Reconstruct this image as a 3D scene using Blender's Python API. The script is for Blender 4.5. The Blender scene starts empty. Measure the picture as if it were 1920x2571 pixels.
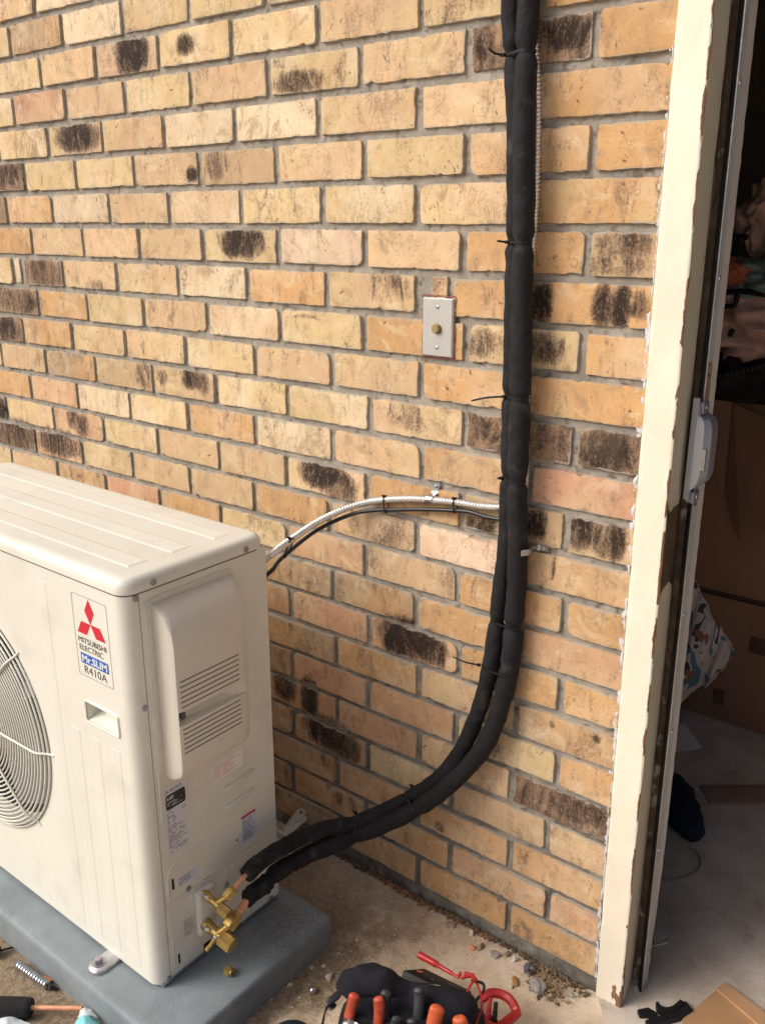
import bpy, bmesh, math, random
import numpy as np
from mathutils import Vector, Matrix, noise, Euler
sc = bpy.context.scene
COL = sc.collection
rad = math.radians
# ---------------------------------------------------------------- camera
cam = bpy.data.cameras.new('camera'); camo = bpy.data.objects.new('camera', cam); COL.objects.link(camo)
_y, _p, _r = 0.66270, 0.30870, 0.00320
_f = Vector((-math.sin(_y)*math.cos(_p), math.cos(_y)*math.cos(_p), -math.sin(_p)))
_R = Vector((math.cos(_y), math.sin(_y), 0)); _U = _R.cross(_f)
_R2 = _R*math.cos(_r)+_U*math.sin(_r); _U2 = _U*math.cos(_r)-_R*math.sin(_r)
camo.matrix_world = Matrix((( _R2.x, _U2.x, -_f.x, 0.7823), (_R2.y, _U2.y, -_f.y, -1.4990), (_R2.z, _U2.z, -_f.z, 1.5828), (0, 0, 0, 1)))
cam.sensor_fit = 'VERTICAL'; cam.sensor_height = 24.0; cam.lens = 24.0*2255.473/2571
cam.clip_start = 0.02; cam.clip_end = 300
sc.camera = camo
# ---------------------------------------------------------------- sky and sun (bright shade, light from upper left front)
w = bpy.data.worlds.new('World'); sc.world = w; w.use_nodes = True
nt = w.node_tree; bg = nt.nodes['Background']
sky = nt.nodes.new('ShaderNodeTexSky'); sky.sky_type = 'NISHITA'; sky.sun_disc = False
SUN = Vector((-0.50, -0.60, 0.62)).normalized()
sky.sun_elevation = math.asin(SUN.z); sky.sun_rotation = math.atan2(SUN.x, SUN.y)
sky.dust_density = 6.0; sky.air_density = 0.6; sky.ozone_density = 0.6
nt.links.new(sky.outputs[0], bg.inputs[0]); bg.inputs[1].default_value = 0.105
sl = bpy.data.lights.new('sun', 'SUN'); sl.energy = 1.3; sl.angle = rad(32); sl.color = (1, .975, .94)
so = bpy.data.objects.new('sun', sl); COL.objects.link(so)
so.rotation_euler = SUN.to_track_quat('Z', 'Y').to_euler(); so.location = (-3, -3, 5)
sc.view_settings.view_transform = 'Standard'; sc.view_settings.look = 'None'
sc.view_settings.exposure = 0.44; sc.view_settings.gamma = 1.0
# ---------------------------------------------------------------- materials
def mat(name, col, rough=.6, metal=0., bump=0., bscale=200., var=0., vscale=8., spots=None, spec=.5, coat=0., trans=0.):
    m = bpy.data.materials.new(name); m.use_nodes = True; n = m.node_tree.nodes; l = m.node_tree.links
    b = n['Principled BSDF']; b.inputs['Roughness'].default_value = rough; b.inputs['Metallic'].default_value = metal
    b.inputs['Specular IOR Level'].default_value = spec; b.inputs['Coat Weight'].default_value = coat
    if trans: b.inputs['Transmission Weight'].default_value = trans
    b.inputs['Base Color'].default_value = (*col, 1)
    tc = n.new('ShaderNodeTexCoord')
    last = None
    if var:
        t = n.new('ShaderNodeTexNoise'); t.inputs['Scale'].default_value = vscale; t.inputs['Detail'].default_value = 6
        t.inputs['Roughness'].default_value = .65
        l.new(tc.outputs['Object'], t.inputs[0])
        r = n.new('ShaderNodeMapRange'); r.inputs[1].default_value = .3; r.inputs[2].default_value = .7
        r.inputs[3].default_value = 1-var; r.inputs[4].default_value = 1+var; l.new(t.outputs[0], r.inputs[0])
        x = n.new('ShaderNodeVectorMath'); x.operation = 'SCALE'; x.inputs[0].default_value = col; l.new(r.outputs[0], x.inputs['Scale'])
        last = x.outputs[0]; l.new(last, b.inputs['Base Color'])
    if spots:   # (colour, scale, threshold, softness)
        c2, s2, th, sf = spots
        t = n.new('ShaderNodeTexNoise'); t.inputs['Scale'].default_value = s2; t.inputs['Detail'].default_value = 5
        l.new(tc.outputs['Object'], t.inputs[0])
        r = n.new('ShaderNodeMapRange'); r.inputs[1].default_value = th; r.inputs[2].default_value = th+sf; l.new(t.outputs[0], r.inputs[0])
        mx = n.new('ShaderNodeMix'); mx.data_type = 'RGBA'; l.new(r.outputs[0], mx.inputs[0])
        if last: l.new(last, mx.inputs[6])
        else: mx.inputs[6].default_value = (*col, 1)
        mx.inputs[7].default_value = (*c2, 1); l.new(mx.outputs[2], b.inputs['Base Color'])
    if bump:
        t = n.new('ShaderNodeTexNoise'); t.inputs['Scale'].default_value = bscale; t.inputs['Detail'].default_value = 4
        l.new(tc.outputs['Object'], t.inputs[0])
        bp = n.new('ShaderNodeBump'); bp.inputs['Strength'].default_value = bump; bp.inputs['Distance'].default_value = .002
        l.new(t.outputs[0], bp.inputs['Height']); l.new(bp.outputs[0], b.inputs['Normal'])
    return m
# ---------------------------------------------------------------- object helpers
def wloc(o):
    v = Vector((0, 0, 0))
    while o: v += o.location; o = o.parent
    return v
def tag(o, label, cat, group=None, kind=None):
    if label: o['label'] = label
    if cat: o['category'] = cat
    if group: o['group'] = group
    if kind: o['kind'] = kind
    return o
def thing(name, loc, label, cat, group=None):
    o = bpy.data.objects.new(name, None); COL.objects.link(o); o.location = loc; o.empty_display_size = .05
    return tag(o, label, cat, group)
def obj(name, vf, m, parent=None, smooth=35, loc=None, label=None):
    """vf = (verts, faces) in world coordinates"""
    v, f = vf
    if parent is not None: base = wloc(parent)
    elif loc is not None: base = Vector(loc)
    else: base = Vector((0, 0, 0))
    me = bpy.data.meshes.new(name)
    me.from_pydata([tuple(Vector(p)-base) for p in v], [], f); me.materials.append(m)
    if smooth:
        me.polygons.foreach_set('use_smooth', [True]*len(me.polygons))
        me.set_sharp_from_angle(angle=rad(smooth))
    me.update()
    o = bpy.data.objects.new(name, me); COL.objects.link(o)
    if parent is not None: o.parent = parent
    elif loc is not None: o.location = loc
    if label: o['label'] = label
    return o
def join(*parts):
    V = []; Fc = []
    for v, f in parts:
        k = len(V); V += [tuple(p) for p in v]; Fc += [tuple(i+k for i in q) for q in f]
    return V, Fc
def fixn(vf):
    bm = bmesh.new(); vs = [bm.verts.new(p) for p in vf[0]]
    for q in vf[1]:
        try: bm.faces.new([vs[i] for i in q])
        except ValueError: pass
    bmesh.ops.recalc_face_normals(bm, faces=bm.faces)
    bm.verts.index_update()
    r = [tuple(x.co) for x in bm.verts], [tuple(x.index for x in q.verts) for q in bm.faces]
    bm.free(); return r
def box(x0, x1, y0, y1, z0, z1, bev=0., seg=2, M=None):
    bm = bmesh.new(); bmesh.ops.create_cube(bm, size=1)
    bmesh.ops.scale(bm, vec=(abs(x1-x0), abs(y1-y0), abs(z1-z0)), verts=bm.verts)
    if bev: bmesh.ops.bevel(bm, geom=list(bm.edges), offset=bev, segments=seg, profile=.5, affect='EDGES')
    c = Vector(((x0+x1)/2, (y0+y1)/2, (z0+z1)/2))
    if M is None: bmesh.ops.translate(bm, vec=c, verts=bm.verts)
    else:
        bmesh.ops.translate(bm, vec=c, verts=bm.verts); bmesh.ops.transform(bm, matrix=M, verts=bm.verts)
    bm.verts.index_update()
    r = [tuple(v.co) for v in bm.verts], [tuple(v.index for v in f.verts) for f in bm.faces]
    bm.free(); return r
def catmull(P, n=6, closed=False):
    P = [Vector(p) for p in P]; out = []
    N = len(P)
    for i in range(N if closed else N-1):
        if closed: a, b, c, d = P[(i-1) % N], P[i], P[(i+1) % N], P[(i+2) % N]
        else: a, b, c, d = P[max(i-1, 0)], P[i], P[i+1], P[min(i+2, N-1)]
        for k in range(n):
            t = k/n
            out.append(.5*((2*b)+(c-a)*t+(2*a-5*b+4*c-d)*t*t+(3*b-a-3*c+d)*t**3))
    if not closed: out.append(P[-1])
    return out
def tube(P, r, seg=16, cap=True, closed=False, flat=None, rough=0.):
    """rings along P; r a number or a list; flat=(u,k): squash"""
    P = [Vector(p) for p in P]; N = len(P)
    R = r if isinstance(r, (list, tuple)) else [r]*N
    V = []; Fc = []
    up = None
    for i, p in enumerate(P):
        if closed: t = (P[(i+1) % N]-P[(i-1) % N])
        else: t = (P[min(i+1, N-1)]-P[max(i-1, 0)])
        if t.length < 1e-9: t = Vector((0, 0, 1))
        t.normalize()
        if up is None:
            up = Vector((0, 0, 1)) if abs(t.z) < .9 else Vector((1, 0, 0))
        a = (up-t*up.dot(t)).normalized(); b = t.cross(a); up = a
        for k in range(seg):
            th = 2*math.pi*k/seg
            q = a*math.cos(th)+b*math.sin(th)
            rr = R[i]
            if rough: rr += rough*noise.noise(p*40+q*1.5)
            V.append(tuple(p+q*rr))
    M = N if closed else N-1
    for i in range(M):
        for k in range(seg):
            j = (i+1) % N
            Fc.append((i*seg+k, i*seg+(k+1) % seg, j*seg+(k+1) % seg, j*seg+k))
    if cap and not closed:
        Fc.append(tuple(range(seg-1, -1, -1))); Fc.append(tuple((N-1)*seg+k for k in range(seg)))
    return V, Fc
def frame(d, up=(0, 0, 1)):
    z = Vector(d).normalized(); u = Vector(up)
    if abs(z.dot(u)) > .98: u = Vector((1, 0, 0))
    x = u.cross(z).normalized(); y = z.cross(x)
    return x, y, z
def prism(p0, p1, r0, r1=None, n=6, rot=0., bev=.0):
    """n-sided prism from p0 to p1 (nuts, caps, cones) with slightly chamfered ends"""
    r1 = r0 if r1 is None else r1
    p0 = Vector(p0); p1 = Vector(p1); x, y, z = frame(p1-p0); L = (p1-p0).length
    lv = [(0, r0)] + ([] if not bev else [(bev, r0)]) + ([] if not bev else [(L-bev, r1)]) + [(L, r1)]
    if bev: lv[0] = (0, r0-bev); lv[-1] = (L, r1-bev)
    V = []; Fc = []
    for h, r in lv:
        for k in range(n):
            a = rot+2*math.pi*k/n; V.append(tuple(p0+z*h+x*r*math.cos(a)+y*r*math.sin(a)))
    for i in range(len(lv)-1):
        for k in range(n): Fc.append((i*n+k, i*n+(k+1) % n, (i+1)*n+(k+1) % n, (i+1)*n+k))
    Fc.append(tuple(range(n-1, -1, -1))); Fc.append(tuple((len(lv)-1)*n+k for k in range(n)))
    return V, Fc
def loft(rings, cap0=True, cap1=True, closed=True):
    V = []; Fc = []; n = len(rings[0])
    for r in rings: V += [tuple(p) for p in r]
    for i in range(len(rings)-1):
        for k in range(n if closed else n-1):
            Fc.append((i*n+k, i*n+(k+1) % n, (i+1)*n+(k+1) % n, (i+1)*n+k))
    if cap0: Fc.append(tuple(range(n-1, -1, -1)))
    if cap1: Fc.append(tuple((len(rings)-1)*n+k for k in range(n)))
    return V, Fc
def rrect(x0, x1, y0, y1, r, seg=5):
    o = []
    for cx, cy, a0 in ((x1-r, y0+r, -90), (x1-r, y1-r, 0), (x0+r, y1-r, 90), (x0+r, y0+r, 180)):
        for k in range(seg+1):
            a = rad(a0+90*k/seg); o.append((cx+r*math.cos(a), cy+r*math.sin(a)))
    return o
def blob(c, s, seed=0, n=2, rough=.25, flatb=True):
    """irregular stone"""
    bm = bmesh.new(); bmesh.ops.create_icosphere(bm, subdivisions=n, radius=1)
    for v in bm.verts:
        p = v.co.copy(); k = 1+rough*noise.noise(p*1.3+Vector((seed*7.1, seed*3.3, 0)))*1.6+rough*.5*noise.noise(p*3+Vector((seed, 0, 0)))
        v.co = Vector((p.x*k*s[0], p.y*k*s[1], p.z*k*s[2]))
    ca, sa = math.cos(seed*1.7), math.sin(seed*1.7)
    for v in bm.verts:
        x, y, z = v.co; v.co = Vector((c[0]+x*ca-y*sa, c[1]+x*sa+y*ca, c[2]+z))
    r = [tuple(v.co) for v in bm.verts], [tuple(v.index for v in f.verts) for f in bm.faces]
    bm.free(); return r
def sphere(c, r, s=(1, 1, 1), seg=20, rings=10, half=False):
    V = []; Fc = []
    top = rings if not half else rings//2
    for i in range(top+1):
        ph = math.pi*i/rings
        for k in range(seg):
            th = 2*math.pi*k/seg
            V.append((c[0]+r*s[0]*math.sin(ph)*math.cos(th), c[1]+r*s[1]*math.sin(ph)*math.sin(th), c[2]+r*s[2]*math.cos(ph)))
    for i in range(top):
        for k in range(seg): Fc.append((i*seg+k, (i+1)*seg+k, (i+1)*seg+(k+1) % seg, i*seg+(k+1) % seg))
    return V, Fc
def text(name, s, m, parent, org, right, up, h, width=None, bold=0., ext=.0002, slant=0., spacing=1.):
    c = bpy.data.curves.new(name, 'FONT'); c.body = s; c.size = 1.0; c.offset = bold; c.resolution_u = 3; c.space_character = spacing
    c.shear = slant
    t = bpy.data.objects.new('tmp', c); COL.objects.link(t)
    dg = bpy.context.evaluated_depsgraph_get(); dg.update()
    me = bpy.data.meshes.new_from_object(t.evaluated_get(dg)); bpy.data.objects.remove(t)
    co = np.array([v.co[:] for v in me.vertices]); mn = co.min(0); mx = co.max(0)
    ky = h/(mx[1]-mn[1]); kx = ky if width is None else width/(mx[0]-mn[0])
    r = Vector(right); u = Vector(up); o = Vector(org)
    V = [tuple(o+r*((p[0]-mn[0])*kx)+u*((p[1]-mn[1])*ky)) for p in co]
    Fc = [tuple(p.vertices) for p in me.polygons]
    return obj(name, (V, Fc), m, parent, smooth=0)
def quadat(org, right, up, pts):
    o = Vector(org); r = Vector(right); u = Vector(up)
    return [tuple(o+r*a+u*b) for a, b in pts]
def copyo(src, parent, loc, rot=None):
    o = src.copy(); COL.objects.link(o); o.parent = parent; o.location = Vector(loc)-(wloc(parent) if parent else Vector((0, 0, 0)))
    if rot is not None: o.rotation_euler = rot
    return o
# brick courses: head joint positions in mm along the wall, and a colour number per brick
BR = {}
BR[-3] = ([-2518, -2272, -2025, -1779, -1532, -1283, -1037, -790, -544, -297, -51],
  [1, 2, 1, 0, 1, 2, 0, 0, 0, 4, 0, 3])
BR[-2] = ([-2649, -2403, -2156, -1910, -1663, -1423, -1177, -937, -699, -553, -307, -60],
  [4, 0, 3, 0, 0, 4, 2, 0, 0, 0, 0, 3, 3])
BR[-1] = ([-2520, -2273, -2027, -1780, -1534, -1295, -1052, -806, -555, -302, -55],
  [1, 2, 3, 5, 0, 1, 7, 0, 0, 1, 0, 3])
BR[0] = ([-2668, -2421, -2175, -1928, -1682, -1436, -1189, -947, -699, -447, -197, 49],
  [3, 0, 4, 3, 0, 9, 1, 0, 1, 0, 1, 5, 3])
BR[1] = ([-2520, -2274, -2027, -1781, -1534, -1293, -1050, -808, -558, -304, -63],
  [3, 2, 4, 3, 0, 1, 1, 2, 2, 1, 1, 3])
BR[2] = ([-2651, -2405, -2158, -1912, -1665, -1422, -1175, -931, -684, -438, -192, 58],
  [5, 1, 5, 3, 5, 0, 0, 1, 6, 1, 0, 3, 3])
BR[3] = ([-2516, -2270, -2023, -1777, -1545, -1289, -1050, -800, -551, -306, -52],
  [2, 4, 0, 5, 3, 2, 0, 2, 0, 0, 1, 11])
BR[4] = ([-2652, -2405, -2159, -1912, -1666, -1417, -1176, -933, -684, -436, -194, 60],
  [1, 3, 1, 4, 3, 1, 1, 6, 0, 8, 0, 3, 6])
BR[5] = ([-2521, -2274, -2028, -1781, -1727, -1525, -1280, -1034, -788, -542, -301, -274, -223, -50],
  [3, 0, 3, 0, 2, 5, 0, 6, 2, 3, 1, 1, 1, 3, 3])
BR[6] = ([-2650, -2403, -2157, -1910, -1664, -1423, -1178, -932, -685, -440, -182, 64],
  [0, 0, 4, 3, 5, 3, 0, 1, 2, 0, 3, 6, 3])
BR[7] = ([-2501, -2255, -2008, -1762, -1511, -1265, -1020, -772, -531, -290, -42],
  [1, 0, 3, 5, 3, 1, 1, 0, 1, 6, 3, 11])
BR[8] = ([-2645, -2398, -2152, -1905, -1659, -1413, -1160, -914, -670, -423, -180, 64],
  [3, 3, 4, 2, 1, 4, 6, 6, 0, 0, 1, 5, 5])
BR[9] = ([-2498, -2251, -2005, -1758, -1515, -1269, -1026, -782, -533, -283, -28],
  [0, 1, 0, 3, 4, 2, 0, 3, 2, 1, 3, 9])
BR[10] = ([-2652, -2406, -2159, -1913, -1651, -1401, -1159, -916, -679, -431, -182, 57],
  [1, 3, 1, 5, 1, 4, 0, 1, 6, 0, 3, 6, 6])
BR[11] = ([-2505, -2259, -2012, -1766, -1517, -1279, -1036, -792, -544, -294, -34],
  [4, 2, 5, 5, 4, 0, 6, 6, 3, 4, 8, 3])
BR[12] = ([-2658, -2412, -2165, -1919, -1659, -1413, -1169, -921, -683, -437, -185, 65],
  [4, 0, 1, 0, 1, 4, 9, 3, 0, 4, 1, 3, 3])
BR[13] = ([-2505, -2258, -2012, -1765, -1519, -1272, -1026, -779, -536, -292, -29],
  [4, 5, 0, 5, 2, 3, 1, 0, 4, 4, 3, 10])
BR[14] = ([-2651, -2404, -2158, -1911, -1665, -1418, -1172, -925, -679, -427, -175, 70],
  [5, 1, 4, 3, 4, 0, 1, 5, 4, 9, 4, 3, 3])
BR[15] = ([-2501, -2254, -2008, -1761, -1515, -1268, -1022, -775, -529, -281, -28],
  [3, 1, 5, 0, 0, 1, 3, 2, 4, 3, 0, 4])
BR[16] = ([-2653, -2406, -2160, -1913, -1667, -1420, -1174, -927, -681, -430, -179, 74],
  [1, 0, 2, 5, 3, 5, 0, 5, 4, 9, 4, 0, 3])
BR[17] = ([-2502, -2256, -2009, -1763, -1516, -1270, -1023, -777, -530, -278, -32],
  [2, 0, 3, 2, 3, 1, 4, 3, 4, 0, 0, 5])
BR[18] = ([-2654, -2408, -2161, -1915, -1668, -1422, -1175, -929, -682, -432, -186, 61],
  [3, 5, 5, 2, 1, 0, 5, 0, 4, 4, 0, 0, 0])
BR[19] = ([-2504, -2257, -2011, -1764, -1518, -1271, -1025, -778, -532, -278, -25],
  [0, 0, 1, 4, 0, 4, 1, 1, 4, 10, 3, 3])
BR[20] = ([-2662, -2415, -2169, -1922, -1676, -1429, -1183, -936, -690, -437, -182, 74],
  [0, 5, 4, 1, 0, 2, 2, 0, 4, 4, 3, 10, 10])
BR[21] = ([-2500, -2254, -2007, -1761, -1514, -1268, -1021, -775, -528, -275, -20],
  [1, 4, 4, 1, 4, 0, 3, 1, 4, 3, 3, 3])
# kiln marks: x, z, half width, half height in mm, strength
BL = [(-1151, 1970, 51, 36, 1), (-956, 1970, 23, 18, 0.9), (-1406, 1799, 73, 29, 1), (-960, 1696, 16, 13, 1), (-1742, 1718, 47, 28, 0.8), (-873, 1716, 30, 29, 0.5), (-803, 1545, 55, 27, 1), (-747, 1545, 14, 23, 0.9), (-616, 1865, 64, 17, 0.7), (-164, 1887, 22, 22, 0.8), (-2, 1891, 42, 25, 0.9), (133, 1554, 48, 17, 0.6), (-1616, 1449, 84, 34, 0.6), (-1780, 1363, 99, 32, 0.7), (-1841, 1281, 60, 28, 0.8), (-1377, 1424, 41, 12, 0.4), (-1199, 1199, 26, 29, 0.6), (-1116, 1203, 18, 16, 0.5), (-1005, 1210, 29, 23, 0.9), (-959, 1203, 23, 23, 0.6), (-1552, 1035, 23, 28, 0.7), (-1509, 1018, 31, 28, 0.7), (-1938, 1015, 23, 31, 1), (-1881, 942, 100, 42, 0.8), (-1640, 947, 90, 34, 0.8), (-567, 1033, 52, 29, 1), (-511, 1013, 41, 29, 0.8), (-145, 1367, 31, 23, 0.6), (-127, 1196, 31, 24, 0.7), (-379, 1462, 47, 21, 0.35), (-320, 1202, 47, 26, 0.3), (-605, 1389, 27, 5, 0.6), (-22, 1449, 18, 33, 1), (97, 1450, 17, 31, 0.9), (131, 1452, 13, 33, 1), (165, 1454, 16, 20, 0.6), (-8, 1369, 31, 22, 0.7), (12, 1198, 34, 29, 0.5), (125, 1191, 49, 34, 0.95), (120, 1521, 49, 15, 0.5), (-331, 686, 51, 42, 1), (-253, 682, 37, 34, 1), (-711, 430, 33, 32, 0.9), (-624, 429, 26, 45, 1), (-562, 349, 62, 40, 0.95), (-506, 335, 40, 35, 0.8), (-136, 994, 32, 19, 0.8), (-376, 925, 63, 25, 0.35), (-9, 1027, 20, 25, 0.9), (88, 1032, 21, 33, 1), (145, 1026, 26, 32, 0.95), (37, 948, 4, 19, 0.9), (154, 611, 9, 6, 0.8), (55, 606, 6, 7, 0.6), (113, 430, 56, 29, 0.7), (176, 428, 19, 28, 0.6), (18, 59, 22, 25, 0.4), (-216, 231, 13, 12, 0.6), (-498, 169, 41, 18, 0.4)]
# ================================================================ BRICK WALL
ROW0 = 1.9239; CR = .086
PAL_ = dict(y=(.66,.505,.275), p=(.66,.465,.28), w=(.75,.61,.41), o=(.60,.365,.17), t=(.48,.35,.22), b=(.33,.215,.13),
           c=(.57,.41,.24), d=(.52,.39,.28), k=(.76,.57,.42), r=(.60,.34,.22), R=(.59,.36,.21), O=(.65,.39,.18))
KEYS = ('y','p','w','o','t','b','c','d','k','r','R','O')
NB_ = dict(y='w', p='y', w='p', o='p', t='o', b='t', c='y', d='p', k='w', r='p', R='p', O='y')
PAL = [PAL_[k] for k in KEYS]; NB = [KEYS.index(NB_[k]) for k in KEYS]
def brick_mat():
    m = bpy.data.materials.new('tan clay brick'); m.use_nodes = True; n = m.node_tree.nodes; l = m.node_tree.links
    b = n['Principled BSDF']; b.inputs['Roughness'].default_value = .85; b.inputs['Specular IOR Level'].default_value = .25
    tc = n.new('ShaderNodeTexCoord'); at = n.new('ShaderNodeAttribute'); at.attribute_name = 'tint'
    ar = n.new('ShaderNodeAttribute'); ar.attribute_name = 'rnd'
    add = n.new('ShaderNodeVectorMath'); add.operation = 'ADD'
    sc1 = n.new('ShaderNodeVectorMath'); sc1.operation = 'SCALE'; sc1.inputs['Scale'].default_value = 37.
    cmb = n.new('ShaderNodeCombineXYZ'); l.new(ar.outputs['Fac'], cmb.inputs[0]); l.new(ar.outputs['Fac'], cmb.inputs[1])
    l.new(cmb.outputs[0], sc1.inputs[0]); l.new(tc.outputs['Object'], add.inputs[0]); l.new(sc1.outputs[0], add.inputs[1])
    def nz(scale, stretch, det, ro, dist=0.):
        mp = n.new('ShaderNodeMapping'); mp.inputs['Scale'].default_value = stretch; l.new(add.outputs[0], mp.inputs[0])
        t = n.new('ShaderNodeTexNoise'); t.inputs['Scale'].default_value = scale; t.inputs['Detail'].default_value = det
        t.inputs['Roughness'].default_value = ro; t.inputs['Distortion'].default_value = dist; l.new(mp.outputs[0], t.inputs[0]); return t.outputs[0]
    def mr(s, a, b_, c, d, smooth=True):
        r = n.new('ShaderNodeMapRange'); r.interpolation_type = 'SMOOTHSTEP' if smooth else 'LINEAR'
        r.inputs[1].default_value = a; r.inputs[2].default_value = b_; r.inputs[3].default_value = c; r.inputs[4].default_value = d
        l.new(s, r.inputs[0]); return r.outputs[0]
    def mx(f, a, b_, mode='MIX'):
        x = n.new('ShaderNodeMix'); x.data_type = 'RGBA'; x.blend_type = mode
        for s, k in ((f, 0), (a, 6), (b_, 7)):
            if isinstance(s, (tuple, float)): x.inputs[k].default_value = s
            else: l.new(s, x.inputs[k])
        return x.outputs[2]
    def ma(op, a, b_):
        x = n.new('ShaderNodeMath'); x.operation = op
        for s, k in ((a, 0), (b_, 1)):
            if isinstance(s, float): x.inputs[k].default_value = s
            else: l.new(s, x.inputs[k])
        return x.outputs[0]
    streak = nz(60, (1, 1, .30), 6, .72, .5)
    fine = nz(330, (1, 1, .85), 4, .75)
    cloud = nz(13, (1, 1, 1.3), 6, .62, 1.2)
    c = at.outputs['Color']
    # pale worn patches, warm patches, brownish smears
    c = mx(mr(cloud, .50, .66, 0, .38), c, (.78, .66, .45, 1))
    c = mx(mr(nz(10, (1, 1, 1.2), 5, .6, .8), .50, .70, 0, .45), c, (.66, .42, .23, 1))
    c = mx(mr(nz(17, (1, 1, .8), 7, .72, 1.0), .52, .68, 0, .62), c, (.36, .25, .14, 1))
    c = mx(mr(streak, .55, .70, 0, .36), c, (.42, .30, .17, 1))
    c = mx(mr(fine, .56, .68, 0, .42), c, (.30, .20, .11, 1))
    c = mx(mr(fine, .26, .40, .22, 0), c, (.82, .70, .50, 1))
    # little dark pits and cracks
    pit = nz(48, (1, 1, .7), 5, .66, 1.6)
    c = mx(mr(pit, .645, .68, 0, .80), c, (.14, .08, .05, 1))
    crk = nz(9, (1, 1, .5), 6, .7, 1.5)
    c = mx(mr(ma('ABSOLUTE', ma('SUBTRACT', crk, .60), 0.), .0, .006, .6, 0.), c, (.22, .14, .085, 1))
    # charred kiln marks: low frequency mask in alpha, broken by grains and clouds
    grain = nz(240, (1, 1, .8), 5, .8)
    brk = ma('ADD', ma('MULTIPLY', grain, 1.9), ma('MULTIPLY', nz(30, (1, 1, .38), 7, .76, .8), 3.0))
    s = ma('ADD', ma('MULTIPLY', at.outputs['Alpha'], 1.30), ma('SUBTRACT', brk, 2.42))
    c = mx(mr(s, .05, .75, 0, .70), c, (.22, .145, .10, 1))
    c = mx(mr(s, .34, 1.35, 0, .97), c, (.026, .017, .014, 1))
    c = mx(ma('MULTIPLY', mr(at.outputs['Alpha'], .3, .7, 0, 1), mr(nz(180, (1, 1, .5), 4, .7), .60, .68, 0, .55)), c, (.42, .31, .21, 1))
    # mortar smeared over the arrises
    ae = n.new('ShaderNodeAttribute'); ae.attribute_name = 'edge'
    sm = ma('ADD', ma('MULTIPLY', ae.outputs['Fac'], .42), ma('ADD', ma('MULTIPLY', nz(20, (1, 1, 1), 4, .6), .75), ma('MULTIPLY', nz(120, (1, 1, 1), 4, .7), .35)))
    c = mx(mr(sm, .86, .93, 0, .72), c, (.42, .39, .33, 1))
    # weather grime
    g = nz(5, (1, 1, 1), 4, .6)
    c = mx(mr(g, .5, .8, 0, .22), c, (.33, .25, .17, 1))
    l.new(c, b.inputs['Base Color'])
    bp = n.new('ShaderNodeBump'); bp.inputs['Strength'].default_value = .8; bp.inputs['Distance'].default_value = .0016
    h = ma('ADD', ma('MULTIPLY', cloud, 1.2), ma('ADD', ma('MULTIPLY', fine, .8), ma('MULTIPLY', mr(pit, .65, .70, 1, 0), .5)))
    l.new(h, bp.inputs['Height']); l.new(bp.outputs[0], b.inputs['Normal'])
    return m
M_brick = brick_mat()
M_mortar = mat('grey cement mortar', (.315, .29, .245), .95, bump=1.0, bscale=210, var=.30, vscale=14, spots=((.15, .125, .095), 55, .56, .16))
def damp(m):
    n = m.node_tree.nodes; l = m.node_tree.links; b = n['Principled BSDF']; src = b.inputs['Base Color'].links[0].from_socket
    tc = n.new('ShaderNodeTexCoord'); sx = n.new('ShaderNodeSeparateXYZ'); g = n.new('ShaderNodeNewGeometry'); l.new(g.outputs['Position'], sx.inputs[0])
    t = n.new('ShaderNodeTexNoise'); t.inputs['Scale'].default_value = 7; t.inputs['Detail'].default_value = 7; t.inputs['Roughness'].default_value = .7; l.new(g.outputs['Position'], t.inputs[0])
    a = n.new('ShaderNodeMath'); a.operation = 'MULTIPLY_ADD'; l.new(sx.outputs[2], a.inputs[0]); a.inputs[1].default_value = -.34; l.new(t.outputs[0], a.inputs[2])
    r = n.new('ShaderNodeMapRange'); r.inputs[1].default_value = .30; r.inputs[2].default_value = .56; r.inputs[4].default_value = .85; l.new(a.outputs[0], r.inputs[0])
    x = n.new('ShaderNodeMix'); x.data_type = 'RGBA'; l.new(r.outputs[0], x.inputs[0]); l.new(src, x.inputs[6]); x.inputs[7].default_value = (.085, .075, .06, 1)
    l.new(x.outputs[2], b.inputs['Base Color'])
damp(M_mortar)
def smoothv(a, b, x):
    t = min(1, max(0, (x-a)/(b-a))); return t*t*(3-2*t)
def lines(L, step):
    e = [0, .0013, .0035, .008, .014]
    n = max(2, int(round((L-.028)/step))); mid = [.014+(L-.028)*i/n for i in range(1, n)]
    return e+mid+[L-q for q in reversed(e)]
BV, BF, BC, BRn, BE = [], [], [], [], []
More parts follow.
